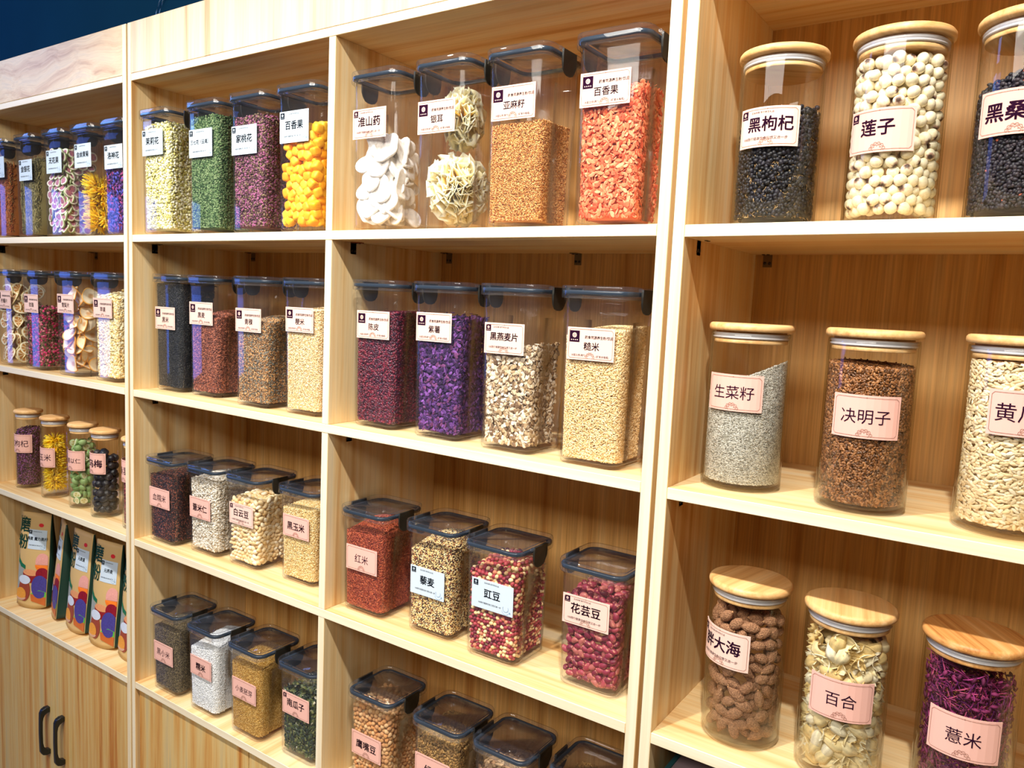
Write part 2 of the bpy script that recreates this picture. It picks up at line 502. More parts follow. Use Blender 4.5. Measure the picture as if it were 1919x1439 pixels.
class Print:
    """Flat print in label coordinates (metres, centre 0,0) that is then laid onto a card surface."""
    def __init__(s):
        s.v = []; s.f = []; s.m = []

    def add(s, V, F, m=0):
        o = len(s.v); s.v += [tuple(p) for p in V]; s.f += [tuple(i + o for i in f) for f in F]; s.m += [m] * len(F)

    def text(s, t, size, x, y, m=0, bold=0.012, sx=1.0, left=False):
        V, F = text2d(t, bold)
        if len(V) == 0: return
        V = V * np.array([size * sx, size])
        if left: V = V - np.array([V[:, 0].min(), 0])
        s.add(V + np.array([x, y]), F, m)

    def rect(s, x0, y0, x1, y1, m=0):
        n = max(1, int((x1 - x0) / 0.006))
        xs = np.linspace(x0, x1, n + 1)
        V = [(x, y0) for x in xs] + [(x, y1) for x in xs]
        s.add(V, [(i, i + 1, n + 2 + i, n + 1 + i) for i in range(n)], m)

    def poly(s, pts, m=0):
        s.add(pts, [tuple(range(len(pts)))], m)

    def line(s, pts, w, m=0):
        for a, b in zip(pts[:-1], pts[1:]):
            d = np.subtract(b, a); L = np.hypot(*d)
            if L < 1e-9: continue
            n = np.array([-d[1], d[0]]) / L * w / 2
            s.add([np.add(a, -n), np.add(b, -n), np.add(b, n), np.add(a, n)], [(0, 1, 2, 3)], m)

    def arc(s, cx, cy, r, a0, a1, w, m=0, n=8, ry=None):
        t = np.linspace(math.radians(a0), math.radians(a1), n + 1)
        s.line([(cx + r * math.cos(q), cy + (ry or r) * math.sin(q)) for q in t], w, m)

    def disc(s, cx, cy, r, m=0, n=14, ry=None):
        s.poly([(cx + r * math.cos(2 * math.pi * i / n), cy + (ry or r) * math.sin(2 * math.pi * i / n)) for i in range(n)], m)

    def mesh(s, name, M, off, mats):
        V = [M(p[0], p[1], off + (0.00012 * k)) for p, k in zip(s.v, s.vk())]
        return mesh_np(name, np.array(V), [i for f in s.f for i in f], [len(f) for f in s.f], mats, midx=s.m, smooth=False)

    def vk(s):
        k = np.zeros(len(s.v))
        for f, m in zip(s.f, s.m):
            for i in f: k[i] = m
        return k


def emblem(x, y, w):
    """Dark square with a round white mark and a row of four small marks."""
    p = Print()
    p.rect(x - w / 2, y - w / 2, x + w / 2, y + w / 2, 0)
    r = w * 0.22
    p.disc(x, y + w * .1, r, 1)
    for k in (-1, 0, 1):
        p.rect(x + k * r * .5 - r * .09, y + w * .1 - r * (.75 if k == 0 else .5), x + k * r * .5 + r * .09, y + w * .1 + r * (.75 if k == 0 else .5), 2)
    for k in (-1.5, -.5, .5, 1.5):
        p.disc(x + k * w * .19, y - w * .31, w * .055, 1, 6)
    return p


def flower(p, y0, R=0.0075, m=1):
    for j, (rr, n) in enumerate(((R, 6), (R * .6, 4))):
        for k in range(n):
            a = 180 * (k + .5) / n; q = math.radians(a)
            p.arc(rr * math.cos(q), y0 + rr * math.sin(q), rr * 1.45 / n * 1.1, a - 110, a + 110, 0.0005, m, 7)
    p.arc(0, y0, R * 1.0, 0, 180, 0.0004, m, 10)


def frame(p, w, h, ins=0.0035, m=0, t=0.0005):
    x, y, c = w / 2 - ins, h / 2 - ins, 0.003
    for sx in (-1, 1):
        p.line([(sx * x, -y + c), (sx * x, y - c)], t, m)
        for sy in (-1, 1):
            p.line([(sx * x, sy * (y - c)), (sx * (x - c), sy * y)], t, m)
    for sy in (-1, 1):
        n = 18; xs = np.linspace(-x + c, x - c, n + 1)
        p.line([(q, sy * y) for q in xs], t, m)
    p.disc(0, y, .0008, m, 6)


def make_label(parent, M, w, h, style, title, bold=True, tsize=None, tx=0.0):
    """Card + lettering + emblem. M(X, Z, off) lays card coordinates onto the jar surface."""
    n = 10
    xs = np.linspace(-w / 2, w / 2, n + 1); zs = (-h / 2, h / 2)
    V = [M(x, z, 0.0010) for z in zs for x in xs] + [M(x, z, 0.0003) for z in zs for x in xs]
    k = n + 1
    F = [(i, i + 1, k + i + 1, k + i) for i in range(n)] + [(2 * k + i + 1, 2 * k + i, 3 * k + i, 3 * k + i + 1) for i in range(n)]
    F += [(2 * k + i, 2 * k + i + 1, i + 1, i) for i in range(n)] + [(k + i, k + i + 1, 3 * k + i + 1, 3 * k + i) for i in range(n)]
    F += [(0, k, 3 * k, 2 * k), (n, 2 * k + n, 3 * k + n, k + n)]
    mat = {'W': WHITE, 'P': PINK, 'Q': CREAM, 'R': CREAM, 'S': PINK, 'T': PINK}[style]
    card = link('paper_label', mesh_np('paper_label', np.array(V), [i for f in F for i in f], [len(f) for f in F], [mat], smooth=False), parent)
    p = Print(); em = None
    nch = max(1, len(title))
    bo = 0.016 if bold else 0.0
    if style == 'W':
        em = emblem(-w * .40, h * .36, h * .19)
        p.text('五谷杂粮 食疗养生礼品', .0032, w * -.02, h * .40, 0, .0)
        p.text(title, tsize or min(.0185, w * .74 / nch), tx, h * .03, 0, bo)
        p.text('100践行健康饮食习惯又进一步', .0038, -w * .06, -h * .30, 0, .0)
        p.arc(w * .33, -h * .27, .006, 150, 390, .0007, 1, 10); p.arc(w * .33, -h * .34, .0075, 185, 330, .0006, 1, 9); p.disc(w * .43, -h * .38, .0018, 1, 7)
    elif style == 'R':
        frame(p, w, h, .003, 1)
        em = emblem(-w * .345, h * .22, h * .35)
        p.text('药食同源养生粉/饮品', w * .62 / 9.6, w * .175, h * .20, 0, .006)
        p.text(title, tsize or min(.0145, w * .5 / nch), 0.002 + tx, -h * .09, 0, bo * .6)
        p.text('水配比例:两勺', .0042, -w * .25, -h * .36, 0, .0); p.text('(矿泉水每瓶)', .0042, w * .26, -h * .37, 0, .0)
        flower(p, -h * .42, .0068)
    else:
        frame(p, w, h, .0032, 1)
        if style in ('Q', 'T'):
            em = emblem(-w * .40, h * .33, h * .20)
        if style == 'Q':
            p.text('五谷杂粮 食疗养生礼品', .0032, -w * .08, h * .36, 0, .0)
            p.text('100践行健康饮食习惯又进一步', w * .78 / 14.5, -w * .03, -h * .29, 0, .0)
        p.text(title, tsize or min(.0195, w * .72 / nch), tx, h * (.04 if style != 'P' else -.02), 0, bo)
        flower(p, -h * .45, .008)
    lt = link('lettering', p.mesh('lettering', M, 0.0013, [INK if style != 'W' else INKB, INKL if style != 'W' else INKBLUE]), card)
    if em:
        link('emblem', em.mesh('emblem', M, 0.0013, [INK if style != 'W' else INKB, mat, INK if style != 'W' else INKB]), card)
    return card


# ------------------------------------------------------------------ square clip-lid canister
RC = 0.017                                # corner radius
HB0, HB1 = 0.0555, 0.0590                 # half width at the base and at the mouth
REC = 0.0030                              # depth of the grip recess in the side walls
Y1, Y2 = -0.020, 0.040


def half(z, H):
    return HB0 + (HB1 - HB0) * z / H


def section(h, rec, r=RC, ns=5):
    """Closed outline of the canister wall, counter-clockwise from the right side, with recessed side panels."""
    P = []
    for cx, cy, a0 in ((h - r, -h + r, -90), (h - r, h - r, 0), (-h + r, h - r, 90), (-h + r, -h + r, 180)):
        arc = [(cx + r * math.cos(math.radians(a0 + 90 * k / ns)), cy + r * math.sin(math.radians(a0 + 90 * k / ns))) for k in range(ns + 1)]
        P += arc
        if a0 == -90:
            P += [(h, Y1 - .001), (h - rec, Y1 + .001), (h - rec, Y2 - .001), (h, Y2 + .001)]
        if a0 == 90:
            P += [(-h, Y2 + .001), (-h + rec, Y2 - .001), (-h + rec, Y1 + .001), (-h, Y1 - .001)]
    return P


_canister = {}


def canister_meshes(HT):
    if HT in _canister: return _canister[HT]
    H = HT - 0.016
    t = 0.0020

    def rc(z):
        return REC if .010 < z < H - .040 else 0.0
    R = []
    zs = [0.0, 0.0015, 0.005, 0.010, 0.0105, H - .0405, H - .0395, H - .012, H - .008, H - .0075, H]
    for i, z in enumerate(zs):
        hh = half(z, H) - (0.005 if i == 0 else 0.0018 if i == 1 else 0) + (0.0015 if i >= 9 else 0)
        R.append([(x, y, z) for x, y in section(hh, rc(z))])
    for z in reversed([0.006, 0.0100, 0.0105, H - .0405, H - .0395, H]):
        hh = half(z, H) - t - (0.003 if z == .006 else 0)
        R.append([(x, y, z) for x, y in section(hh, rc(z), RC - t)])
    mb = MB(); mb.rings(R, cap0=True, cap1=True)
    body = mb.mesh('body', [PLASTIC], True)

    def rr(h, z, r, ns=6):
        P = []
        for cx, cy, a0 in ((h - r, -h + r, -90), (h - r, h - r, 0), (-h + r, h - r, 90), (-h + r, -h + r, 180)):
            P += [(cx + r * math.cos(math.radians(a0 + 90 * k / ns)), cy + r * math.sin(math.radians(a0 + 90 * k / ns)), z) for k in range(ns + 1)]
        return P
    mb = MB()
    prof = [(.0540, -.0060, .015), (.0540, -.0145, .015), (.0562, -.0150, .017), (.0620, -.0205, .021), (.0650, -.0200, .023), (.0655, -.0185, .0235), (.0655, -.0020, .0235),
            (.0648, 0, .023), (.0610, 0, .020), (.0596, -.0012, .019), (.0590, -.0040, .018)]
    mb.rings([rr(h, HT + z, r) for h, z, r in prof], cap0=True, cap1=True)
    lid = mb.mesh('lid', [LIDPL], True)
    mb = MB()
    mb.rings([rr(h, HT + z, r) for h, z, r in [(.0572, -.0140, .018), (.0632, -.0140, .022), (.0636, -.0125, .022), (.0636, -.0085, .022), (.0630, -.0075, .022), (.0572, -.0075, .018), (.0572, -.0140, .018)]])
    gas = mb.mesh('gasket', [GASKET], True)
    mb = MB()
    # clip flap: rounded bottom outline in (y, z), thin in x
    out = [(-.021, 0), (-.022, -.012), (-.0215, -.022), (-.019, -.031), (-.013, -.0375), (-.005, -.040), (.005, -.040), (.013, -.0375), (.019, -.031), (.0215, -.022), (.022, -.012), (.021, 0)]
    a = [(.0660, y, HT - .003 + z) for y, z in out]; b2 = [(.0695 - (.0015 if z < -.03 else 0), y, HT - .003 + z) for y, z in out]
    mb.rings([a, b2], cap0=True, cap1=True)
    clip = mb.mesh('locking_clip', [CLIP], False)
    mb = MB()
    mb.rings([[(.0672 + .0032 * math.cos(q), y, HT - .0045 + .0032 * math.sin(q)) for q in np.linspace(0, 2 * math.pi, 9)[:-1]] for y in (-.030, -.022)], cap0=True, cap1=True)
    pin = mb.mesh('hinge_pin', [LIDPL], False)
    _canister[HT] = (body, lid, gas, clip, pin, H)
    return _canister[HT]


TALL, SHORT = 0.2955, 0.2225


def canister(code, cx, yf, z, HT, label, lab=None, rotz=0.0):
    body, lid, gas, clip, pin, H = canister_meshes(HT)
    root = thing('storage_canister', label, 'canister', (cx, yf + HB0, z + ZO), rotz)
    link('body', body, root)
    l = link('lid', lid, root)
    link('gasket', gas, l)
    for s in (0, math.pi):
        c = link('locking_clip', clip, root, (0, 0, 0), (0, 0, s))
        link('hinge_pin', pin, c)
        link('hinge_pin', pin, c, (0, .052, 0))
    if lab:
        dx, zc, w, h, style, title = lab[:6]
        kw = lab[6] if len(lab) > 6 else {}

        def M(X, Zq, off):
            return (X + dx, -(half(Zq + zc, H) + off), Zq + zc)
        make_label(root, M, w, h, style, title, **kw)
    return root


# ------------------------------------------------------------------ round glass jar
_jar = {}
JH = 0.249


def jar_meshes(r):
    if r in _jar: return _jar[r]
    k = r / 0.059
    t = 0.0024
    mb = MB()
    mb.lathe([(0.0002, 0.0012), (r * .7, 0.0012), (r - .006, 0.0), (r - .0016, .0012), (r, .005), (r, .228), (r - .0006, .2345), (r - .0012, .2352), (r - t + .0003, .2350),
              (r - t, .228), (r - t, .009), (r - t - .004, .0062), (r * .6, .0056), (0.0002, .0056)], 64)
    body = mb.mesh('body', [GLASS], True)
    R = r + .0035 * k
    mb = MB()
    mb.lathe([(0.0002, .2375), (R - .0030, .2375), (R - .0006, .2392), (R, .2420), (R - .0004, .2455), (R - .0022, .2480), (R - .0050, JH), (0.0002, JH)], 64)
    ri = r - t - .0028 * k
    mb.lathe([(0.0002, .2195), (ri - .0012, .2195), (ri - .0004, .2203), (ri - .0004, .2250), (ri - .0025, .2256), (ri - .0025, .2376), (.0002, .2376)], 48)
    lid = mb.mesh('lid', [BAMBOO], True)
    mb = MB()
    rs = r - t - .0003
    mb.lathe([(ri - .0024, .2262), (rs - .0018, .2262), (rs, .2285), (rs - .0022, .2296), (rs - .0022, .2310), (rs, .2322), (rs - .0018, .2345), (ri - .0024, .2345)], 48)
    seal = mb.mesh('seal_ring', [SILICONE], True)
    _jar[r] = (body, lid, seal)
    return _jar[r]


def glass_jar(code, cx, cy, z, r, label, lab=None, spin=0.0):
    body, lid, seal = jar_meshes(r)
    root = thing('glass_jar', label, 'jar', (cx, cy, z + ZO))
    link('body', body, root)
    l = link('lid', lid, root, (0, 0, 0), (0, 0, spin))
    if code == 'D3c':
        l.material_slots[0].link = 'OBJECT'; l.material_slots[0].material = BAMBOO_D
    link('seal_ring', seal, l)
    phi, zc, w, h, style, title = lab[:6]
    kw = lab[6] if len(lab) > 6 else {}

    def M(X, Zq, off):
        a = phi + X / r
        return ((r + off) * math.sin(a), -(r + off) * math.cos(a), Zq + zc)
    make_label(root, M, w, h, style, title, **kw)
    return root

# ------------------------------------------------------------------ contents: loose fills made of individual grains

def ico(sub):
    bm = bmesh.new(); bmesh.ops.create_icosphere(bm, subdivisions=sub, radius=1.0)
    V = np.array([v.co[:] for v in bm.verts]); F = np.array([[v.index for v in f.verts] for f in bm.faces]); bm.free()
    return V, F


ICO1, ICO2, ICO3, ICO4 = ico(1), ico(2), ico(3), ico(4)


def bent(VF, k):
    V, F = VF; V = V.copy(); V[:, 2] += k * (V[:, 0] ** 2 - .4); return V, F


def string_tpl(curl=0.5, n=5):
    V = []; F = []
    for i in range(n):
        t = -1 + 2 * i / (n - 1); w = 1.0 - 0.5 * abs(t)
        c = np.array([t, curl * 3 * (t * t - .4), 0.4 * math.sin(2.2 * t)])
        for k in range(3):
            q = 2 * math.pi * k / 3
            V.append(c + w * np.array([0, math.cos(q), math.sin(q)]))
    for i in range(n - 1):
        for k in range(3):
            a, b_ = i * 3 + k, i * 3 + (k + 1) % 3
            F += [(a, b_, b_ + 3), (a, b_ + 3, a + 3)]
    F += [(2, 1, 0), (n * 3 - 3, n * 3 - 2, n * 3 - 1)]
    return np.array(V, float), np.array(F)


def cube_tpl():
    V, F = ICO2; V = V.copy()
    m = (np.abs(V) ** 6).sum(1) ** (1 / 6)
    return V / m[:, None] * .95, F


TPL = {'E': ICO1, 'G': ICO2, 'F': bent(ICO1, 1.6), 'H': bent(ICO2, 1.2), 'S': string_tpl(.45), 'C': cube_tpl()}


def scatter(tpl, P, A, B, N, L, W, T, cols):
    """Copies of a template: centres P, axes A (long), B, N (short)."""
    V, F = tpl; n, k = len(P), len(V)
    X = (P[:, None, :] + V[None, :, 0, None] * (A * L[:, None] / 2)[:, None, :] + V[None, :, 1, None] * (B * W[:, None] / 2)[:, None, :] + V[None, :, 2, None] * (N * T[:, None] / 2)[:, None, :])
    faces = (F[None] + (np.arange(n) * k)[:, None, None]).reshape(-1, 3)
    return X.reshape(-1, 3), faces, np.repeat(cols, k, axis=0)


def grain_axes(n, tang, up, nor, orient, r):
    if orient == 'h':
        al = r.normal(0, .55, n)
    elif orient == 'v':
        al = r.normal(math.pi / 2, .6, n)
    else:
        al = r.uniform(0, math.pi, n)
    til = r.normal(0, .28, n)
    A = np.cos(al)[:, None] * tang + np.sin(al)[:, None] * up
    A = A * np.cos(til)[:, None] + nor * np.sin(til)[:, None]
    rol = r.normal(0, .25 if orient == 'h' else .45, n) if orient != 'u3' else r.uniform(0, 3.14, n)
    B = np.cross(nor, A); B /= np.linalg.norm(B, axis=1)[:, None]
    N = np.cross(A, B)
    B2 = B * np.cos(rol)[:, None] + N * np.sin(rol)[:, None]
    return A, B2, np.cross(A, B2)


def wall_square(s, h, r):
    """s in [0,1): point and normal along back-right -> front -> back-left on a rounded square of half size h."""
    a = 2 * (h - r); q = math.pi / 2 * r
    tot = 3 * a + 2 * q
    d = s * tot
    x = np.empty_like(d); y = np.empty_like(d); nx = np.zeros_like(d); ny = np.zeros_like(d)
    m = d < a
    x[m] = h[m]; y[m] = (h - r)[m] - d[m]; nx[m] = 1
    e = d - a; m = (e >= 0) & (e < q); t = e[m] / r
    nx[m] = np.cos(t); ny[m] = -np.sin(t); x[m] = (h - r)[m] + r * nx[m]; y[m] = -(h - r)[m] + r * ny[m]
    e = e - q; m = (e >= 0) & (e < a)
    x[m] = (h - r)[m] - e[m]; y[m] = -h[m]; ny[m] = -1
    e = e - a; m = (e >= 0) & (e < q); t = e[m] / r
    nx[m] = -np.sin(t); ny[m] = -np.cos(t); x[m] = -(h - r)[m] + r * nx[m]; y[m] = -(h - r)[m] + r * ny[m]
    e = e - q; m = e >= 0
    x[m] = -h[m]; y[m] = -(h - r)[m] + e[m]; nx[m] = -1
    return x, y, nx, ny


class Vessel:
    """Inner space of a canister ('sq', total height) or jar ('rd', radius)."""
    def __init__(s, kind, size):
        s.kind = kind
        if kind == 'sq':
            s.H = size - 0.016
        else:
            s.R = size - 0.0024

    def hin(s, z):
        if s.kind == 'sq':
            return half(z, s.H) - 0.0027
        return np.full_like(np.asarray(z, float), s.R - .0006)

    def zb(s):
        return 0.0106

    def zt(s):
        return s.H + .016 - .0225 if s.kind == 'sq' else .2185

    def settle(s, o, loc, V):
        """Shift a placed piece so that all of it lies inside the vessel."""
        for _ in range(4):
            M = np.array(o.matrix_world)
            P = V @ M[:3, :3].T + M[:3, 3] - np.array(loc)
            h = s.hin(P[:, 2]) - .0002
            d = np.zeros(3)
            if s.kind == 'sq':
                hx = h - (REC + .0003) * ((P[:, 1] > Y1 - .003) & (P[:, 1] < Y2 + .003))
                ex = [max(0, (P[:, 0] - hx).max()), max(0, (-P[:, 0] - hx).max()), max(0, (P[:, 1] - h).max()), max(0, (-P[:, 1] - h).max())]
                d[0] = ex[1] - ex[0] if min(ex[:2]) == 0 else (ex[1] - ex[0]) / 2
                d[1] = ex[3] - ex[2] if min(ex[2:]) == 0 else (ex[3] - ex[2]) / 2
                r = RC - .003
                c = np.abs(P[:, :2]) - (h - r)[:, None]
                q = np.hypot(np.clip(c[:, 0], 0, 9), np.clip(c[:, 1], 0, 9)) * (c.min(1) > 0) - r
                k = int(q.argmax())
                if q[k] > 0 and not d[:2].any(): d[:2] -= np.sign(P[k, :2]) * q[k] * .75
            else:
                q = np.hypot(P[:, 0], P[:, 1]) - h
                k = int(q.argmax())
                if q[k] > 0: d[:2] -= P[k, :2] / np.hypot(*P[k, :2]) * q[k]
            zl, zh = s.zb() - P[:, 2].min(), P[:, 2].max() - s.zt()
            if zl > 0: d[2] += zl
            elif zh > 0: d[2] -= zh
            if not d.any(): break
            o.matrix_world = Matrix.Translation(d) @ o.matrix_world
        return o


def heap(level, slope, hr):
    a, b, m = slope

    def f(x, y):
        return level + a * x / hr + b * (y + hr) / (2 * hr) + m * np.clip(1 - (x / hr) ** 2, 0, 1) * np.clip(1 - (y / hr) ** 2, 0, 1)
    return f


_fm = {}


def fillmat(key):
    if key not in _fm:
        rough, spec, bump = {'dry': (.7, .25, 0.15), 'shiny': (.3, .5, 0.0), 'matte': (.85, .1, 0.2), 'satin': (.5, .4, .05)}[key]
        _fm[key] = attr_mat('loose_' + key, rough, spec, bump)
    return _fm[key]


def fill(name, label, cat, vessel, loc, level, parts, slope=(0, 0, 0), finish='dry', seed=1, core=True, rough_edge=0.0, rot=0.0):
    """One loose fill: a core with individual grains on every wall the room can see and on top.
    parts: list of (shape, L, W, T in mm, palette, coverage, orientation)."""
    r = np.random.default_rng(seed)
    hr = float(vessel.hin(np.array([level]))[0])
    hf = heap(level, slope, hr)
    VV, FF, CC = [], [], []
    o = 0
    meanW = max(p[2] for p in parts) / 1000

    def put(t, P, tang, up, nor, sp, depth):
        nonlocal o
        sh, L, W, T, pal, cov, ori = sp
        n = len(P)
        if n == 0: return
        sc = r.uniform(.8, 1.15, n)
        A, B, N = grain_axes(n, tang, up, nor, ori, r)
        pal_ = np.array([lin(c) for c in pal])
        c = pal_[r.integers(0, len(pal_), n)] * r.uniform(.85, 1.12, (n, 1))
        Ls, Ws, Ts = L / 1000 * sc * r.uniform(.85, 1.15, n), W / 1000 * sc, T / 1000 * sc
        # keep the grain inside the wall: reach along the wall normal
        if sh == 'S':
            reach = np.abs((A * nor).sum(1)) * Ls / 2 + Ws * 2.0 + .0006
        else:
            reach = np.sqrt((((A * nor).sum(1)) * Ls / 2) ** 2 + (((B * nor).sum(1)) * Ws / 2) ** 2 + (((N * nor).sum(1)) * Ts / 2) ** 2)
            if sh in 'FH': reach = reach + Ts * .9
            if sh == 'C': reach = reach * 1.22
        if t == 0:
            near = hr - .0150 - Ls / 2
            curv = np.where((np.abs(P[:, 0]) > near) & (np.abs(P[:, 1]) > near), .0140, 9.0) if vessel.kind == 'sq' else np.full(n, hr)
            fw = np.abs((A * tang).sum(1)) * Ls + np.abs((B * tang).sum(1)) * Ws * .6
            sag = fw ** 2 / (8 * curv)
            if vessel.kind == 'sq':        # grains next to a rounded corner also need room
                pass
            reach = reach * 1.04 + (.0003 if L < 9 or (sh == 'S' and L < 23) else .0012 if L < 20 else .0022) + np.minimum(sag, Ls * .4)
        P = P - nor * (reach + depth)[:, None]
        zr = np.sqrt((A[:, 2] * Ls / 2) ** 2 + (B[:, 2] * Ws / 2) ** 2 + (N[:, 2] * Ts / 2) ** 2) + (Ws if sh == 'S' else Ts * .3 if sh in 'FH' else 0)
        P[:, 2] = np.minimum(np.maximum(P[:, 2], vessel.zb() + zr), vessel.zt() - zr)
        V, F, C = scatter(TPL[sh], P, A, B, N, Ls, Ws, Ts, np.clip(c, 0, 1))
        VV.append(V); FF.append(F + o); CC.append(C); o += len(V)

    for sp in parts:
        sh, L, W, T, pal, cov, ori = sp
        foot = L * W * 1e-6 * (.72 if sh != 'S' else .9)
        # walls
        if vessel.kind == 'sq':
            per = 6 * hr
        else:
            per = 2 * math.pi * hr
        zt = level + max(0, slope[0], -slope[0]) + max(0, slope[1]) + slope[2] * .3 + .002
        n = int(per * (zt - vessel.zb()) / foot * cov * 1.25)
        ns = max(1, int(math.sqrt(n * per / (zt - vessel.zb())))); nz = max(1, n // ns)
        S, Zg = np.meshgrid((np.arange(ns) + .5) / ns, (np.arange(nz) + .5) / nz)
        S = (S + (np.arange(nz) % 2)[:, None] * .5 / ns + r.uniform(-.42, .42, S.shape) / ns).ravel() % 1.0
        Zg = np.clip((Zg + r.uniform(-.45, .45, Zg.shape) / nz).ravel(), 0.001, 1)
        z = vessel.zb() + W / 2000 + Zg * (zt - vessel.zb())
        h = vessel.hin(z)
        if vessel.kind == 'sq':
            x, y, nx, ny = wall_square(S, h, RC - .0025)
            inrec = (np.abs(nx) > .9) & (y > Y1 - .003 - L / 2000) & (y < Y2 + .003 + L / 2000) & (z > .002) & (z < vessel.H - .037)
            x = x - np.sign(nx) * inrec * (REC + .0002)
        else:
            a = S * 2 * math.pi
            x, y, nx, ny = h * np.cos(a), h * np.sin(a), np.cos(a), np.sin(a)
        top = hf(x, y) + (r.normal(0, rough_edge, len(x)) if rough_edge else 0)
        ok = z < top
        x, y, z, nx, ny = x[ok], y[ok], z[ok], nx[ok], ny[ok]
        P = np.stack([x, y, z], 1); nor = np.stack([nx, ny, np.zeros_like(nx)], 1)
        up = np.tile(np.array([[0., 0, 1]]), (len(P), 1)); tang = np.cross(up, nor)
        put(0, P, tang, up, nor, sp, r.uniform(0, 1, len(P)) ** 2 * min(W, 6) / 1000 * .55)
        # top
        n = int(4 * hr * hr / foot * cov * 1.3)
        k = max(2, int(math.sqrt(n)))
        gx, gy = np.meshgrid((np.arange(k) + .5) / k * 2 - 1, (np.arange(k) + .5) / k * 2 - 1)
        gx = ((gx + r.uniform(-.8, .8, gx.shape) / k) * (hr - L / 1900 - .001)).ravel(); gy = ((gy + r.uniform(-.8, .8, gy.shape) / k) * (hr - L / 1900 - .001)).ravel()
        if vessel.kind == 'rd':
            ok = np.hypot(gx, gy) < hr - L / 1900
        else:
            ok = ~((np.abs(gx) > hr - .012) & (np.abs(gy) > hr - .012) & (np.hypot(np.abs(gx) - hr + .012, np.abs(gy) - hr + .012) > .009))
            ok &= np.abs(gx) < hr - REC - L / 1750 - .0014
        gx, gy = gx[ok], gy[ok]
        e = 1e-4
        gz = hf(gx, gy)
        nor = np.stack([-(hf(gx + e, gy) - gz) / e, -(hf(gx, gy + e) - gz) / e, np.ones_like(gx)], 1)
        nor /= np.linalg.norm(nor, axis=1)[:, None]
        tang = np.cross(np.tile([[0., 1, 0]], (len(gx), 1)), nor); tang /= np.linalg.norm(tang, axis=1)[:, None]
        up = np.cross(nor, tang)
        P = np.stack([gx, gy, gz + r.uniform(-.4, .25, len(gx)) * W / 1000 + (np.abs(r.normal(0, rough_edge, len(gx))) if rough_edge else 0)], 1)
        sp2 = (sh, L, W, T, pal, cov, 'u' if ori in 'hv' else ori)
        put(1, P, tang, up, nor, sp2, np.zeros(len(gx)))
    if core:
        ns = 40
        inset = max(.0030, min(.013, meanW * 1.7 + .0008))
        Rg = []
        zf = np.linspace(0, 1, 5)
        for zz in zf:
            ring = []
            for i in range(ns):
                a = 2 * math.pi * i / ns
                if vessel.kind == 'sq':
                    hh = hr - inset - REC - .001
                    ca, sa = math.cos(a), math.sin(a)
                    q = (abs(ca) ** 8 + abs(sa) ** 8) ** (-1 / 8)
                    x, y = hh * q * ca, hh * q * sa
                else:
                    x, y = (hr - inset) * math.cos(a), (hr - inset) * math.sin(a)
                zz2 = vessel.zb() + .0004 + zz * (float(hf(x, y)) - inset * 1.2 - vessel.zb() - .0004)
                ring.append((x, y, zz2))
            Rg.append(ring)
        top_rings = []
        for sc in (.7, .35):
            top_rings.append([(p[0] * sc, p[1] * sc, float(hf(p[0] * sc, p[1] * sc)) - inset * 1.2) for p in Rg[-1]])
        Rg += top_rings
        cm = MB(); cm.rings(Rg, cap0=True, cap1=True)
        V = np.array(cm.v)
        F = []
        for f in cm.f:
            for i in range(1, len(f) - 1): F.append((f[0], f[i], f[i + 1]))
        pal_ = np.mean([lin(c) for sp in parts[:1] for c in sp[4]], axis=0)
        VV.append(V); FF.append(np.array(F) + o); CC.append(np.tile(pal_, (len(V), 1))); o += len(V)
    V = np.concatenate(VV); F = np.concatenate(FF); C = np.concatenate(CC)
    me = mesh_np(name, V, F, np.full(len(F), 3), [fillmat(finish)], col=C, smooth=True)
    ob = link(name, me, None, loc, (0, 0, rot))
    return tag(ob, label, cat, kind='stuff')


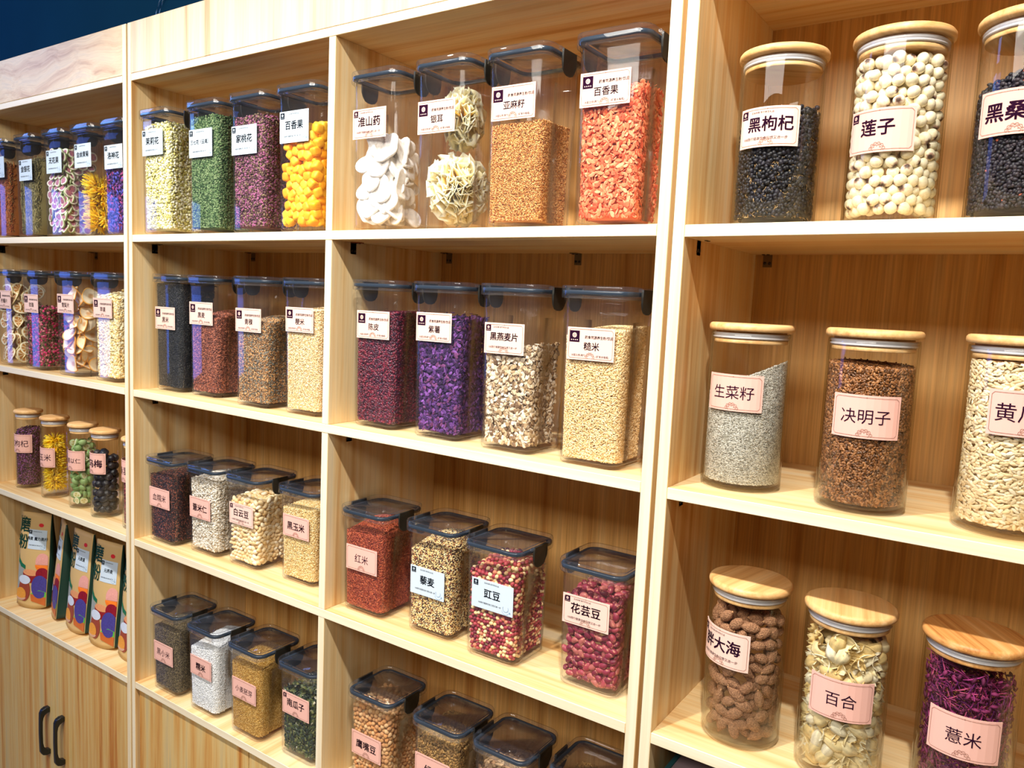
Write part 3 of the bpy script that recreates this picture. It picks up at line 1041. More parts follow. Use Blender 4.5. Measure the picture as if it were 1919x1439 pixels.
# ------------------------------------------------------------------ contents: countable pieces, each an object of its own
def pack(vessel, level, rad, seed, hf=None, fz=0.80, it=40):
    r = np.random.default_rng(seed)
    hr = float(vessel.hin(np.array([level]))[0])
    hf = hf or (lambda x, y: level + 0 * x)
    pts = []
    dz = rad * 2 * fz; k = 0; z = vessel.zb() + rad
    while z < level + .03:
        d = rad * 1.98; n = int(hr / d) + 2
        for i in range(-n, n + 1):
            for j in range(-n, n + 1):
                x = (i + (.5 if j % 2 else 0) + (.33 if k % 2 else 0)) * d; y = (j * .87 + (.5 if k % 2 else 0)) * d
                pts.append((x, y, z))
        z += dz; k += 1
    P = np.array(pts) + r.uniform(-.5, .5, (len(pts), 3)) * rad
    m = hr - rad

    def inside(P, tol):
        if vessel.kind == 'sq':
            return (np.abs(P[:, 0]) < m + tol) & (np.abs(P[:, 1]) < m + tol)
        return np.hypot(P[:, 0], P[:, 1]) < m + tol
    P = P[inside(P, rad * .55)]
    P = P[P[:, 2] < hf(P[:, 0], P[:, 1]) - rad * .6]
    # only the outer layers matter
    wd_ = hr - (np.abs(P[:, :2]).max(1) if vessel.kind == 'sq' else np.hypot(P[:, 0], P[:, 1]))
    P = P[(wd_ < rad * 7) | (hf(P[:, 0], P[:, 1]) - P[:, 2] < rad * 7)]
    kd = kdtree.KDTree(len(P))
    for i, p in enumerate(P): kd.insert(p, i)
    kd.balance()
    pr = np.array([(i, j) for i, p in enumerate(P) for _, j, _d in kd.find_range(p, rad * 2.9) if j > i])
    for _ in range(it):
        D = P[pr[:, 0]] - P[pr[:, 1]]; L = np.linalg.norm(D, axis=1) + 1e-9
        mv = D / L[:, None] * np.clip(rad * 1.96 - L, 0, None)[:, None] * .35
        P = P + np.array([0, 0, -rad * .015])
        np.add.at(P, pr[:, 0], mv); np.add.at(P, pr[:, 1], -mv)
        if vessel.kind == 'sq':
            P[:, :2] = np.clip(P[:, :2], -m, m)
            c = np.abs(P[:, :2]) - (m - .010); cc = np.hypot(np.clip(c[:, 0], 0, 9), np.clip(c[:, 1], 0, 9)); bad = (c.min(1) > 0) & (cc > .010)
            P[bad, :2] *= .985
            rec = (P[:, 1] > Y1) & (P[:, 1] < Y2)
            P[rec, 0] = np.clip(P[rec, 0], -m + REC, m - REC)
        else:
            q = np.hypot(P[:, 0], P[:, 1]); f = np.where(q > m, m / np.maximum(q, 1e-9), 1); P[:, :2] *= f[:, None]
        P[:, 2] = np.maximum(P[:, 2], vessel.zb() + rad)
    return P, hr


def wall_normal(vessel, p, hr):
    if vessel.kind == 'sq':
        ax, ay = abs(p[0]), abs(p[1])
        return (Vector((math.copysign(1, p[0]), 0, 0)), hr - ax) if ax > ay else (Vector((0, math.copysign(1, p[1]), 0)), hr - ay)
    q = math.hypot(p[0], p[1])
    return Vector((p[0] / max(q, 1e-6), p[1] / max(q, 1e-6), 0)), hr - q


_vo = {}


class Holder:
    matrix_world = None


def verts_of(me):
    if me.name not in _vo:
        V = np.empty(len(me.vertices) * 3, dtype=np.float32); me.vertices.foreach_get('co', V); _vo[me.name] = V.reshape(-1, 3).astype(float)
    return _vo[me.name]


def pieces(name, label, cat, group, vessel, loc, level, rad, meshes, seed, slope=(0, 0, 0), deep=3.3, lie=True, most=300, fz=.80, labels=None, stuff=None):
    """Packs the vessel and keeps the pieces that the glass shows (outer layers and the top)."""
    hr = float(vessel.hin(np.array([level]))[0])
    hf = heap(level, slope, hr)
    P, hr = pack(vessel, level, rad, seed, hf, fz)
    r = random.Random(seed)
    camv = Vector((0 - loc[0], -1.08 - loc[1], ZO - loc[2]))
    keep = []
    for p in P:
        n, d = wall_normal(vessel, p, hr)
        topd = float(hf(p[0], p[1])) - p[2]
        face = n.dot(Vector((camv.x, camv.y, 0)).normalized())
        if topd < deep * rad * 1.1 or (d < deep * rad and face > (.05 if vessel.kind == 'sq' else -.25)):
            keep.append(((Vector(p) - camv).length, p, n, d))
    keep.sort(key=lambda t: t[0])
    rest = keep[most:]
    out = []
    for i, (_, p, n, d) in enumerate(keep[:most]):
        me = meshes[r.randrange(len(meshes))]
        if lie and d < rad * 2.4:
            al = r.gauss(0, .6)
            up = Vector((0, 0, 1)); t = up.cross(n)
            A = (t * math.cos(al) + up * math.sin(al)).normalized()
            if r.random() < .5: A = -A
            N = (n + .25 * Vector((r.uniform(-1, 1), r.uniform(-1, 1), r.uniform(-1, 1))))
            B = N.cross(A).normalized(); N = A.cross(B)
            if r.random() < .5: B, N = -B, -N
            R = Matrix((A, B, N)).transposed()
        else:
            R = Matrix.Rotation(r.uniform(0, 6.28), 3, 'Z') @ Matrix.Rotation(r.uniform(-1.2, 1.2) if not lie else r.uniform(-.4, .4), 3, 'Y') @ Matrix.Rotation(r.uniform(0, 6.28), 3, 'X')
        o = bpy.data.objects.new(name, me); COL.objects.link(o)
        s = r.uniform(.92, 1.06)
        o.matrix_world = Matrix.Translation((loc[0] + p[0], loc[1] + p[1], loc[2] + p[2])) @ R.to_4x4() @ Matrix.Scale(s, 4)
        vessel.settle(o, loc, verts_of(me))
        tag(o, label, cat, group)
        out.append(o)
    if rest and stuff:
        VV, FF, CC = [], [], []; o_ = 0
        for (_, p, n, d) in rest:
            me = meshes[r.randrange(len(meshes))]
            V = np.array([v.co[:] for v in me.vertices]); F = np.array([q.vertices[:] for q in me.polygons])
            C = np.array([c.color[:3] for c in me.attributes['Col'].data])
            h = Holder(); h.matrix_world = Matrix.Translation((loc[0] + p[0], loc[1] + p[1], loc[2] + p[2])) @ Matrix.Rotation(r.uniform(0, 6.28), 4, 'Z') @ Matrix.Scale(.94, 4)
            vessel.settle(h, loc, V)
            Mx = np.array(h.matrix_world)
            V = V @ Mx[:3, :3].T + Mx[:3, 3] - np.array(loc)
            VV.append(V); FF.append(F + o_); CC.append(C); o_ += len(V)
        me = mesh_np(stuff[0], np.concatenate(VV), np.concatenate(FF), np.full(sum(len(f) for f in FF), 3), [meshes[0].materials[0]], col=np.concatenate(CC))
        tag(link(stuff[0], me, None, loc), stuff[1], cat, kind='stuff')
    return out


def organic(VF, scale, wr, wf, seed, col, tip=None, bend=0.0, vary=.08, power=None):
    """Piece mesh from a sphere: anisotropic scale, wrinkles, optional bend; col is an sRGB colour or a function of the unit point."""
    V, F = VF; V = V.copy(); r = np.random.default_rng(seed)
    U = V.copy()
    if power:
        m = (np.abs(V) ** power).sum(1) ** (1 / power); V = V / m[:, None]
    if wr:
        d = np.zeros(len(V))
        for _ in range(7):
            k = r.normal(0, wf, 3); d += np.sin(U @ k + r.uniform(0, 6.28)) / 7
        V = V * (1 + wr * d * 2)[:, None]
    V = V * np.array(scale)
    if bend:
        V[:, 1] += bend * scale[1] * ((V[:, 0] / scale[0]) ** 2 - .4)
    if tip: V = tip(V, U)
    if callable(col):
        C = np.array([lin(col(u, r)) for u in U])
    else:
        C = np.tile(lin(col), (len(V), 1)) * r.uniform(1 - vary, 1 + vary, (len(V), 1))
    return V, F, np.clip(C, 0, 1)


def piece_mesh(name, VFC, mat, smooth=True):
    V, F, C = VFC
    return mesh_np(name, V, np.asarray(F).ravel(), np.full(len(F), 3), [mat], col=C, smooth=smooth)


def sheet(nu, nv, fn, cfn, thick):
    """Closed thin sheet: fn(u,v)->point, cfn(u,v)->sRGB; both in [0,1]."""
    us = np.linspace(0, 1, nu); vs = np.linspace(0, 1, nv)
    P = np.array([[fn(u, v) for u in us] for v in vs]); C = np.array([[lin(cfn(u, v)) for u in us] for v in vs])
    du = np.gradient(P, axis=1); dv = np.gradient(P, axis=0)
    N = np.cross(du, dv); N /= np.maximum(np.linalg.norm(N, axis=2, keepdims=True), 1e-9)
    T = (P + N * thick / 2).reshape(-1, 3); B = (P - N * thick / 2).reshape(-1, 3)
    k = nu * nv; F = []
    for j in range(nv - 1):
        for i in range(nu - 1):
            a = j * nu + i
            for q in ((a, a + 1, a + nu + 1), (a, a + nu + 1, a + nu)):
                F.append(q); F.append((q[2] + k, q[1] + k, q[0] + k))
    edge = [j * 0 + i for i in range(nu)] + [j * nu + nu - 1 for j in range(1, nv)] + [(nv - 1) * nu + i for i in range(nu - 2, -1, -1)] + [j * nu for j in range(nv - 2, 0, -1)]
    for a, b_ in zip(edge, edge[1:] + edge[:1]):
        F += [(a, a + k, b_ + k), (a, b_ + k, b_)]
    return np.concatenate([T, B]), np.array(F), np.concatenate([C.reshape(-1, 3)] * 2)


def disc_slice(R, thick, seed, cfn, wav=.1, n=28, rings=(0.0, .18, .4, .62, .76, .84, .93, 1.0), outline=None, dome=0.0):
    r = np.random.default_rng(seed); ph = r.uniform(0, 6.28, 4)
    V, C, F = [], [], []
    for side in (1, -1):
        for q in rings:
            for k in range(n):
                a = 2 * math.pi * k / n
                rr = R * q * (outline(a) if outline else 1 + .04 * math.sin(2 * a + ph[0]) + .03 * math.sin(3 * a + ph[1]))
                z = R * wav * (q ** 2) * (math.sin(2 * a + ph[2]) + .5 * math.sin(3 * a + ph[3])) + dome * R * q * q
                V.append((rr * math.cos(a), rr * math.sin(a), z + side * thick / 2 * (1 if q < .99 else .55))); C.append(lin(cfn(q, a, r)))
    m = len(rings)
    for s in (0, 1):
        b = s * m * n
        for i in range(m - 1):
            for k in range(n):
                a0, a1 = b + i * n + k, b + i * n + (k + 1) % n
                t = [(a0, a0 + n, a1 + n), (a0, a1 + n, a1)]
                F += t if s == 0 else [q[::-1] for q in t]
    b0, b1 = (m - 1) * n, m * n + (m - 1) * n
    for k in range(n):
        k1 = (k + 1) % n
        F += [(b0 + k, b1 + k, b1 + k1), (b0 + k, b1 + k1, b0 + k1)]
    return np.array(V), np.array(F), np.array(C)


def shingle(name, label, cat, group, vessel, loc, level, meshes, pitch, size, thick, seed, tilt=(10, 28), layers=2, flatin=.0):
    """Slices leaning on the glass in overlapping rows, layer behind layer."""
    r = random.Random(seed); out = []
    walls = [(Vector((0, -1, 0)), 'f'), (Vector((1, 0, 0)), 'r')] + ([(Vector((-1, 0, 0)), 'l')] if loc[0] > -1.2 else [])
    for lay in range(layers):
        for n, w in walls:
            z = vessel.zb() + size * .46; row = 0
            while z < level - size * .25:
                hr = float(vessel.hin(np.array([z]))[0]) - (REC if w in 'rl' else 0)
                up = Vector((0, 0, 1)); t = up.cross(n)
                span = hr - size * .46
                xs = np.arange(-span, span + 1e-6, pitch) if span > pitch * .4 else [0.0]
                off = (row % 2) * pitch * .5 + lay * pitch * .33
                for x in xs:
                    x = x + off + r.uniform(-.15, .15) * pitch
                    if abs(x) > span: continue
                    tl = math.radians(r.uniform(*tilt)) * (1 if r.random() < .8 else -.6)
                    dep = thick * .7 + abs(math.sin(tl)) * size * .5 + lay * size * .34 + .0015
                    if dep > hr * 1.6: continue
                    c = n * (hr - dep) + t * x + up * (z + r.uniform(-.1, .1) * size)
                    nn = (n * math.cos(tl) + up * math.sin(tl)); nn = (nn + t * r.uniform(-.16, .16)).normalized()
                    A = t.cross(nn); A = (t - nn * t.dot(nn)).normalized(); B = nn.cross(A)
                    R = Matrix((A, B, nn)).transposed() @ Matrix.Rotation(r.uniform(0, 6.28), 3, 'Z')
                    o = bpy.data.objects.new(name, meshes[r.randrange(len(meshes))]); COL.objects.link(o)
                    o.matrix_world = Matrix.Translation((loc[0] + c.x, loc[1] + c.y, loc[2] + c.z)) @ R.to_4x4() @ Matrix.Scale(r.uniform(.88, 1.0), 4)
                    vessel.settle(o, loc, verts_of(o.data))
                    tag(o, label, cat, group); out.append(o)
                z += pitch * .62; row += 1
    return out

# ------------------------------------------------------------------ square canisters: position, label card, what is inside
# code: (cx, front y, (card dx, card z, w, h, style, title), fill height)
SQ = {
 'A1a': (-2.668, .022, (.003, .212, .085, .062, 'W', '橘皮'), .222),
 'A1b': (-2.491, .018, (.012, .193, .078, .059, 'W', '金银花'), .211),
 'A1c': (-2.322, .018, (.010, .207, .084, .063, 'W', '无花果'), .235),
 'A1d': (-2.164, .018, (.008, .213, .085, .062, 'W', '金丝黄菊'), .186),
 'A1e': (-2.010, .018, (.006, .200, .085, .060, 'W', '洛神花'), .169),
 'A2a': (-2.628, .015, (.000, .203, .088, .055, 'R', '柠檬片'), .243),
 'A2b': (-2.473, .022, (.002, .197, .085, .054, 'R', '玫瑰'), .180),
 'A2c': (-2.262, .018, (.001, .204, .090, .053, 'R', '雪梨片'), .251),
 'A2d': (-2.088, .031, (-.001, .199, .094, .053, 'R', '苹果'), .225),
 'B1a': (-1.797, .002, (-.003, .217, .086, .060, 'W', '茉莉花'), .256),
 'B1b': (-1.605, .002, (-.003, .201, .086, .062, 'W', '三七花（云南）'), .255),
 'B1c': (-1.446, .002, (-.006, .196, .085, .061, 'W', '家桃花'), .240),
 'B1d': (-1.288, .002, (-.003, .210, .087, .063, 'W', '百香果'), .211),
 'B2a': (-1.8175, .047, (-.005, .185, .085, .056, 'R', '黑米'), .272),
 'B2b': (-1.682, .056, (-.003, .203, .093, .055, 'R', '黑麦'), .189),
 'B2c': (-1.470, .033, (-.004, .197, .090, .053, 'R', '青稞'), .185),
 'B2d': (-1.306, .038, (-.002, .206, .088, .053, 'R', '粳米'), .224),
 'B3a': (-1.812, .023, (.001, .119, .088, .050, 'P', '血糯米'), .175),
 'B3b': (-1.662, .041, (-.004, .116, .083, .052, 'P', '薏米仁'), .185),
 'B3c': (-1.515, .048, (.001, .128, .088, .051, 'Q', '白云豆'), .159),
 'B3d': (-1.337, .060, (.002, .132, .086, .050, 'P', '黑玉米'), .172),
 'B4a': (-1.783, .016, (-.001, .106, .083, .052, 'P', '黑小米'), .169),
 'B4b': (-1.622, .015, (.000, .119, .084, .049, 'P', '糯米'), .165),
 'B4c': (-1.457, .015, (.003, .115, .087, .049, 'P', '小麦胚芽'), .172),
 'B4d': (-1.291, .028, (.002, .128, .088, .051, 'T', '南瓜子'), .150),
 'C1a': (-1.072, .004, (-.009, .198, .086, .055, 'Q', '淮山药'), .158),
 'C1b': (-.909, .004, (-.008, .195, .085, .057, 'R', '银耳'), .264),
 'C1c': (-.756, .012, (-.002, .205, .088, .056, 'R', '亚麻籽'), .172),
 'C1d': (-.581, .012, (-.006, .208, .087, .052, 'R', '百香果'), .204),
 'C2a': (-1.090, .037, (.000, .207, .088, .055, 'R', '陈皮'), .231),
 'C2b': (-.926, .035, (-.006, .211, .085, .054, 'R', '紫薯'), .222),
 'C2c': (-.763, .030, (-.005, .200, .084, .054, 'Q', '黑燕麦片'), .176),
 'C2d': (-.594, .026, (-.001, .202, .086, .053, 'R', '糙米'), .219),
 'C3a': (-1.103, .033, (.001, .117, .087, .052, 'P', '红米'), .171),
 'C3b': (-.931, .042, (-.002, .107, .085, .056, 'W', '藜麦'), .168),
 'C3c': (-.777, .032, (.006, .124, .092, .055, 'W', '豇豆'), .165),
 'C3d': (-.582, .046, (-.005, .139, .089, .052, 'Q', '花芸豆'), .165),
 'C4a': (-1.079, .041, (-.004, .104, .084, .052, 'P', '鹰嘴豆'), .188),
 'C4b': (-.901, .043, (-.004, .118, .088, .056, 'P', '绿豆'), .168),
 'C4c': (-.753, .047, (-.003, .112, .086, .054, 'P', '牛蒡'), .165),
 'C4d': (-.594, .065, (-.003, .112, .086, .054, 'P', '荞麦'), .168),
}
CAN_LABEL = {
 'A1a': 'tall canister of orange-brown peel shreds with white card on the top shelf',
 'A1b': 'tall clear canister of dull green honeysuckle twigs with white card on the top shelf',
 'A1c': 'tall clear canister of purple-centred fig slices with white card on the top shelf',
 'A1d': 'tall clear canister of yellow chrysanthemums with white card on the top shelf',
 'A1e': 'tall clear canister of violet-blue roselle petals with white card on the top shelf',
 'A2a': 'tall clear canister of dried lemon slices with pale pink card on the second shelf',
 'A2b': 'tall clear canister of dark pink rosebuds with pale pink card on the second shelf',
 'A2c': 'tall clear canister of curled amber pear slices on the second shelf',
 'A2d': 'tall clear canister of cream apple dice with pale pink card on the second shelf',
 'B1a': 'tall clear canister of cream jasmine buds with white card on the top shelf',
 'B1b': 'tall clear canister of crumbly green florets with white card on the top shelf',
 'B1c': 'tall clear canister of mauve peach-blossom buds with white card on the top shelf',
 'B1d': 'tall clear canister of bright yellow-orange fruit cubes with white card on the top shelf',
 'B2a': 'tall clear canister of shiny black rice with pale card on the second shelf',
 'B2b': 'tall clear canister of reddish brown wheat with pale card on the second shelf',
 'B2c': 'tall clear canister of mixed tan and grey barley on the second shelf',
 'B2d': 'tall clear canister of light beige japonica rice on the second shelf beside the divider',
 'B3a': 'short clear canister of dark red-black rice with pink card on the third shelf',
 'B3b': 'short clear canister of greyish white coix seed with pink card on the third shelf',
 'B3c': 'short clear canister of large cream white beans with pink card on the third shelf',
 'B3d': 'short clear canister of pale cracked corn with pink card on the third shelf',
 'B4a': 'short clear canister of dark olive millet with pink card on the lowest open shelf',
 'B4b': 'short clear canister of bright white glutinous rice with pink card on the lowest open shelf',
 'B4c': 'short clear canister of golden wheat germ with pink card on the lowest open shelf',
 'B4d': 'short clear canister of dark green pumpkin seeds with pink card on the lowest open shelf',
 'C1a': 'tall clear canister of chalky white yam slices with cream card on the top shelf',
 'C1b': 'tall clear canister of frilly pale yellow fungus clumps with cream card on the top shelf',
 'C1c': 'tall clear canister of brown flax seed with cream card on the top shelf',
 'C1d': 'tall clear canister of bright orange flakes with cream card on the top shelf',
 'C2a': 'tall clear canister of small dark red beans with cream card on the second shelf',
 'C2b': 'tall clear canister of violet sweet potato chips with cream card on the second shelf',
 'C2c': 'tall clear canister of brown and white oat flakes with cream card on the second shelf',
 'C2d': 'tall clear canister of golden brown rice with cream card on the second shelf',
 'C3a': 'short clear canister of rusty red rice with pink card on the third shelf',
 'C3b': 'short clear canister of cream and black quinoa with white card on the third shelf',
 'C3c': 'short clear canister of red and cream cowpeas with white card on the third shelf',
 'C3d': 'short clear canister of speckled maroon kidney beans with cream card on the third shelf',
 'C4a': 'short clear canister full of tan chickpeas with pink card on the lowest open shelf',
 'C4b': 'short clear canister of small brown round beans with pink card on the lowest open shelf',
 'C4c': 'short clear canister of flat brown seed slices on the lowest open shelf',
 'C4d': 'short clear canister of tawny grain on the lowest open shelf next to the bookcase end',
}
# code: (noun, colour phrase, parts, finish, slope, edge roughness)
FILLS = {
 'A1a': ('peel_shreds', 'orange-brown dried peel shreds in the canister', [('S', 16, 3.2, 3, [(170, 92, 36), (200, 118, 52), (140, 70, 34), (150, 110, 60)], 1.5, 'u')], 'dry', (0, 0, .005), .004),
 'A1b': ('honeysuckle', 'dull green dried honeysuckle twigs in the canister', [('S', 22, 2.2, 2, [(160, 150, 98), (120, 114, 76), (186, 174, 118), (98, 92, 66)], 1.7, 'u')], 'dry', (.01, .02, .004), .006),
 'A1e': ('roselle_petals', 'violet-blue dried roselle petals in the canister', [('F', 16, 9, 1.4, [(120, 70, 150), (90, 84, 190), (164, 66, 120), (80, 50, 110)], 1.5, 'u')], 'dry', (0, .01, 0), .004),
 'A2b': ('rosebuds', 'dark pink dried rosebuds in the canister', [('E', 11, 8, 7, [(186, 36, 88), (206, 60, 110), (150, 30, 70), (96, 62, 44), (206, 120, 130), (66, 44, 34)], 1.0, 'u'), ('S', 9, 1.5, 1.5, [(136, 128, 74), (96, 92, 56), (180, 150, 110)], .7, 'u')], 'dry', (0, 0, .006), .004),
 'A2d': ('apple_dice', 'cream dried apple dice in the canister', [('C', 9, 7, 4.5, [(250, 236, 190), (246, 226, 168), (252, 242, 208), (236, 206, 140)], 1.35, 'u3')], 'matte', (0, .01, .01), .003),
 'B1a': ('jasmine_buds', 'cream dried jasmine buds in the canister', [('E', 9.5, 6, 5.5, [(244, 240, 200), (228, 224, 160), (250, 246, 220), (206, 196, 112)], 1.35, 'u')], 'dry', (0, 0, .01), .004),
 'B1b': ('green_florets', 'crumbly green dried florets in the canister', [('E', 6, 4.5, 4.5, [(96, 122, 78), (116, 140, 94), (72, 98, 62), (134, 154, 110), (58, 84, 52)], 1.7, 'u3')], 'matte', (0, 0, .006), .004),
 'B1c': ('blossom_buds', 'mauve dried peach-blossom buds in the canister', [('E', 7.5, 4.6, 4, [(110, 66, 82), (150, 98, 122), (94, 64, 52), (170, 96, 138), (134, 114, 88), (76, 44, 52)], 1.4, 'u')], 'dry', (0, 0, .01), .004),
 'B2a': ('black_rice', 'shiny black rice in the canister', [('E', 6.2, 2.3, 2, [(14, 15, 20), (24, 26, 30), (8, 8, 12), (46, 44, 40)], 1.5, 'u')], 'shiny', (0, 0, .004), 0),
 'B2b': ('black_wheat', 'reddish brown wheat grains in the canister', [('E', 6.6, 3.2, 3, [(146, 80, 56), (118, 62, 44), (176, 106, 78), (96, 50, 38)], 1.5, 'u')], 'satin', (.004, .02, .012), 0),
 'B2c': ('barley', 'tan and grey highland barley in the canister', [('E', 6.6, 3.4, 3, [(172, 126, 80), (140, 104, 66), (128, 126, 114), (204, 158, 104), (108, 92, 72)], 1.5, 'u')], 'satin', (.004, .02, .012), 0),
 'B2d': ('japonica_rice', 'light beige japonica rice in the canister', [('E', 5.4, 2.6, 2.3, [(240, 214, 164), (228, 196, 140), (248, 230, 194), (216, 180, 122)], 1.5, 'u')], 'satin', (.004, .008, .006), 0),
 'B3a': ('red_black_rice', 'dark red-black glutinous rice in the canister', [('E', 6.2, 2.3, 2.1, [(52, 28, 28), (92, 42, 32), (32, 22, 26), (150, 84, 62), (44, 30, 34)], 1.5, 'u')], 'satin', (.002, .004, .006), 0),
 'B3b': ('coix_seed', 'greyish white coix seed in the canister', [('E', 7.4, 5.6, 5, [(230, 222, 206), (210, 202, 184), (242, 236, 224), (188, 172, 146)], 1.5, 'u')], 'matte', (.002, .008, .012), 0),
 'B3d': ('cracked_corn', 'pale cracked corn grains in the canister', [('E', 4.8, 3.4, 3, [(230, 202, 142), (242, 224, 176), (206, 172, 106), (222, 190, 126)], 1.6, 'u3')], 'matte', (.004, .008, .006), 0),
 'B4a': ('millet', 'dark olive millet in the canister', [('E', 2.7, 2.4, 2.3, [(92, 78, 50), (70, 60, 40), (122, 104, 70), (50, 42, 30), (142, 126, 92)], 1.6, 'u')], 'satin', (.002, .006, .008), 0),
 'B4b': ('glutinous_rice', 'bright white glutinous rice in the canister', [('E', 5.4, 2.5, 2.3, [(238, 240, 240), (226, 228, 228), (248, 250, 250)], 1.5, 'u')], 'matte', (.010, .022, .014), 0),
 'B4c': ('wheat_germ', 'golden wheat germ in the canister', [('E', 3.2, 2.4, 1.4, [(212, 168, 86), (190, 146, 64), (226, 188, 112), (176, 128, 52)], 1.7, 'u3')], 'matte', (.002, .014, .012), .0008),
 'B4d': ('pumpkin_seeds', 'dark green pumpkin seeds in the canister', [('G', 13, 7, 2.4, [(58, 70, 44), (80, 92, 50), (42, 54, 42), (112, 116, 68), (52, 62, 52)], 1.5, 'u'), ('G', 10, 5, 2.0, [(200, 196, 170), (150, 150, 110)], .05, 'u')], 'satin', (0, .01, .004), .002),
 'C1c': ('flax_seed', 'brown flax seed in the canister', [('E', 4.6, 2.3, 1.3, [(196, 128, 58), (220, 160, 86), (168, 100, 44), (232, 180, 112)], 1.6, 'u')], 'shiny', (.002, .004, .004), 0),
 'C1d': ('orange_flakes', 'bright orange dried flakes in the canister', [('H', 11.5, 6.5, 1.2, [(236, 116, 74), (244, 144, 98), (226, 96, 62), (248, 162, 118)], 1.6, 'u')], 'dry', (.006, .012, .006), .004),
 'C2a': ('red_beans', 'small dark red beans in the canister', [('G', 6.6, 4.6, 4.4, [(92, 18, 40), (72, 12, 34), (122, 28, 50), (60, 14, 40)], 1.5, 'u')], 'shiny', (.002, .004, .002), 0),
 'C2b': ('purple_potato_chips', 'violet dried sweet potato chips in the canister', [('H', 11, 7, 1.6, [(86, 46, 112), (60, 30, 82), (124, 74, 150), (108, 54, 102), (48, 24, 64)], 1.6, 'u')], 'dry', (.003, .004, .004), .004),
 'C2c': ('oat_flakes', 'brown and white oat flakes in the canister', [('H', 10, 7.6, 1.3, [(222, 198, 160), (186, 156, 116), (240, 226, 204), (136, 108, 80), (228, 208, 178)], 1.5, 'u')], 'dry', (.012, .006, .006), .002),
 'C2d': ('brown_rice', 'golden brown rice in the canister', [('E', 7, 2.7, 2.4, [(240, 208, 150), (248, 222, 174), (226, 186, 122), (244, 214, 160)], 1.55, 'u')], 'satin', (.006, .010, .008), 0),
 'C3a': ('red_rice', 'rusty red rice in the canister', [('E', 7.2, 2.3, 2.1, [(166, 70, 36), (136, 50, 28), (192, 96, 56), (150, 58, 30)], 1.6, 'u')], 'satin', (.004, .014, .018), 0),
 'C3b': ('quinoa', 'cream and black quinoa in the canister', [('E', 3.6, 3.2, 2.8, [(240, 212, 150), (230, 192, 118), (66, 38, 22), (252, 234, 186), (240, 208, 140), (56, 30, 20), (148, 84, 46)], 1.7, 'u')], 'satin', (.004, .016, .022), 0),
 'C4b': ('brown_beans', 'small brown round beans in the canister', [('G', 6.4, 4.8, 4.6, [(160, 118, 60), (132, 100, 50), (180, 140, 78), (116, 84, 40)], 1.5, 'u')], 'satin', (.002, .020, .018), 0),
 'C4c': ('brown_seed_slices', 'flat brown seed slices in the canister', [('G', 15, 8, 1.8, [(160, 120, 84), (184, 144, 104), (128, 92, 62), (200, 164, 124)], 1.5, 'u')], 'dry', (.004, .010, .020), .003),
 'C4d': ('tawny_grain', 'tawny grain in the canister', [('E', 6, 3.6, 3.4, [(198, 150, 80), (170, 122, 60), (216, 172, 104)], 1.5, 'u')], 'satin', (0, .012, .014), 0),
}
NEAR = {'A': 'the cupboard-door bookcase', 'B': 'the wide bookcase', 'C': 'the wide bookcase', 'D': 'the round-jar bookcase'}


def where(code):
    HT = TALL if code[1] in '12' else SHORT
    cx, yf, lab, lev = SQ[code]
    return Vessel('sq', HT), (cx, yf + HB0, TOPS[int(code[1]) - 1] + .0006 + ZO), lev, HT


for code, (cx, yf, lab, lev) in SQ.items():
    v, loc, lev, HT = where(code)
    kw = {}
    if code[1] == '3' and code[0] == 'B' or code in ('C3a', 'B4a', 'B4c'):
        kw = {'bold': code in ('B3b', 'B3c', 'B3d')}
    if lab[5] == '三七花（云南）': kw = {'tsize': .0108, 'bold': True}
    canister(code, cx, yf, TOPS[int(code[1]) - 1] + .0006, HT, CAN_LABEL[code], lab + (kw,))
    if code in FILLS:
        nm, ph, parts, fin, sl, re_ = FILLS[code]
        fill(nm, ph, nm.replace('_', ' '), v, loc, lev, parts, sl, fin, seed=sum(map(ord, code)), rough_edge=re_)

# ------------------------------------------------------------------ round jars
RJ = {
 'D1a': (-.342, .095, .059, (-.011, .136, .088, .055, 'Q', '黑枸杞', {'tsize': .0218, 'tx': .004}), .150),
 'D1b': (-.185, .090, .059, (-.194, .117, .087, .056, 'T', '莲子', {'tsize': .0222, 'tx': -.002}), .209),
 'D1c': (-.038, .090, .059, (-.150, .126, .088, .054, 'P', '黑桑葚', {'tsize': .0240}), .172),
 'D2a': (-.360, .097, .059, (-.055, .147, .087, .054, 'P', '生菜籽', {'bold': False, 'tsize': .0212}), .165),
 'D2b': (-.187, .087, .059, (.128, .133, .088, .058, 'P', '决明子', {'bold': False, 'tsize': .0212}), .198),
 'D2c': (-.015, .088, .059, (.266, .156, .088, .056, 'P', '黄瓜子', {'bold': False, 'tsize': .0245}), .215),
 'D3a': (-.330, .093, .059, (-.420, .151, .094, .057, 'Q', '胖大海', {'tsize': .0230}), .208),
 'D3b': (-.185, .090, .059, (.117, .127, .088, .058, 'P', '百合', {'bold': False, 'tsize': .0212}), .214),
 'D3c': (-.031, .090, .059, (.014, .127, .087, .058, 'P', '薏米', {'bold': False, 'tsize': .0212}), .198),
 'A3a': (-2.630, .075, .0385, (.235, .144, .088, .058, 'P', '红枸杞', {'bold': False, 'tsize': .0230}), .178),
 'A3b': (-2.456, .072, .0385, (-.026, .126, .088, .059, 'P', '玉米', {'bold': False, 'tsize': .0225, 'tx': .012}), .200),
 'A3c': (-2.288, .072, .0385, (.060, .142, .088, .058, 'P', '薏以仁', {'bold': False, 'tsize': .0160, 'tx': .010}), .205),
 'A3d': (-2.154, .066, .0385, (-.050, .155, .088, .059, 'P', '乌梅', {'tsize': .0240, 'tx': .012}), .188),
 'A3e': (-1.989, .066, .0385, (-.060, .159, .088, .060, 'P', '桑葚', {'bold': False, 'tsize': .0230}), .167),
}
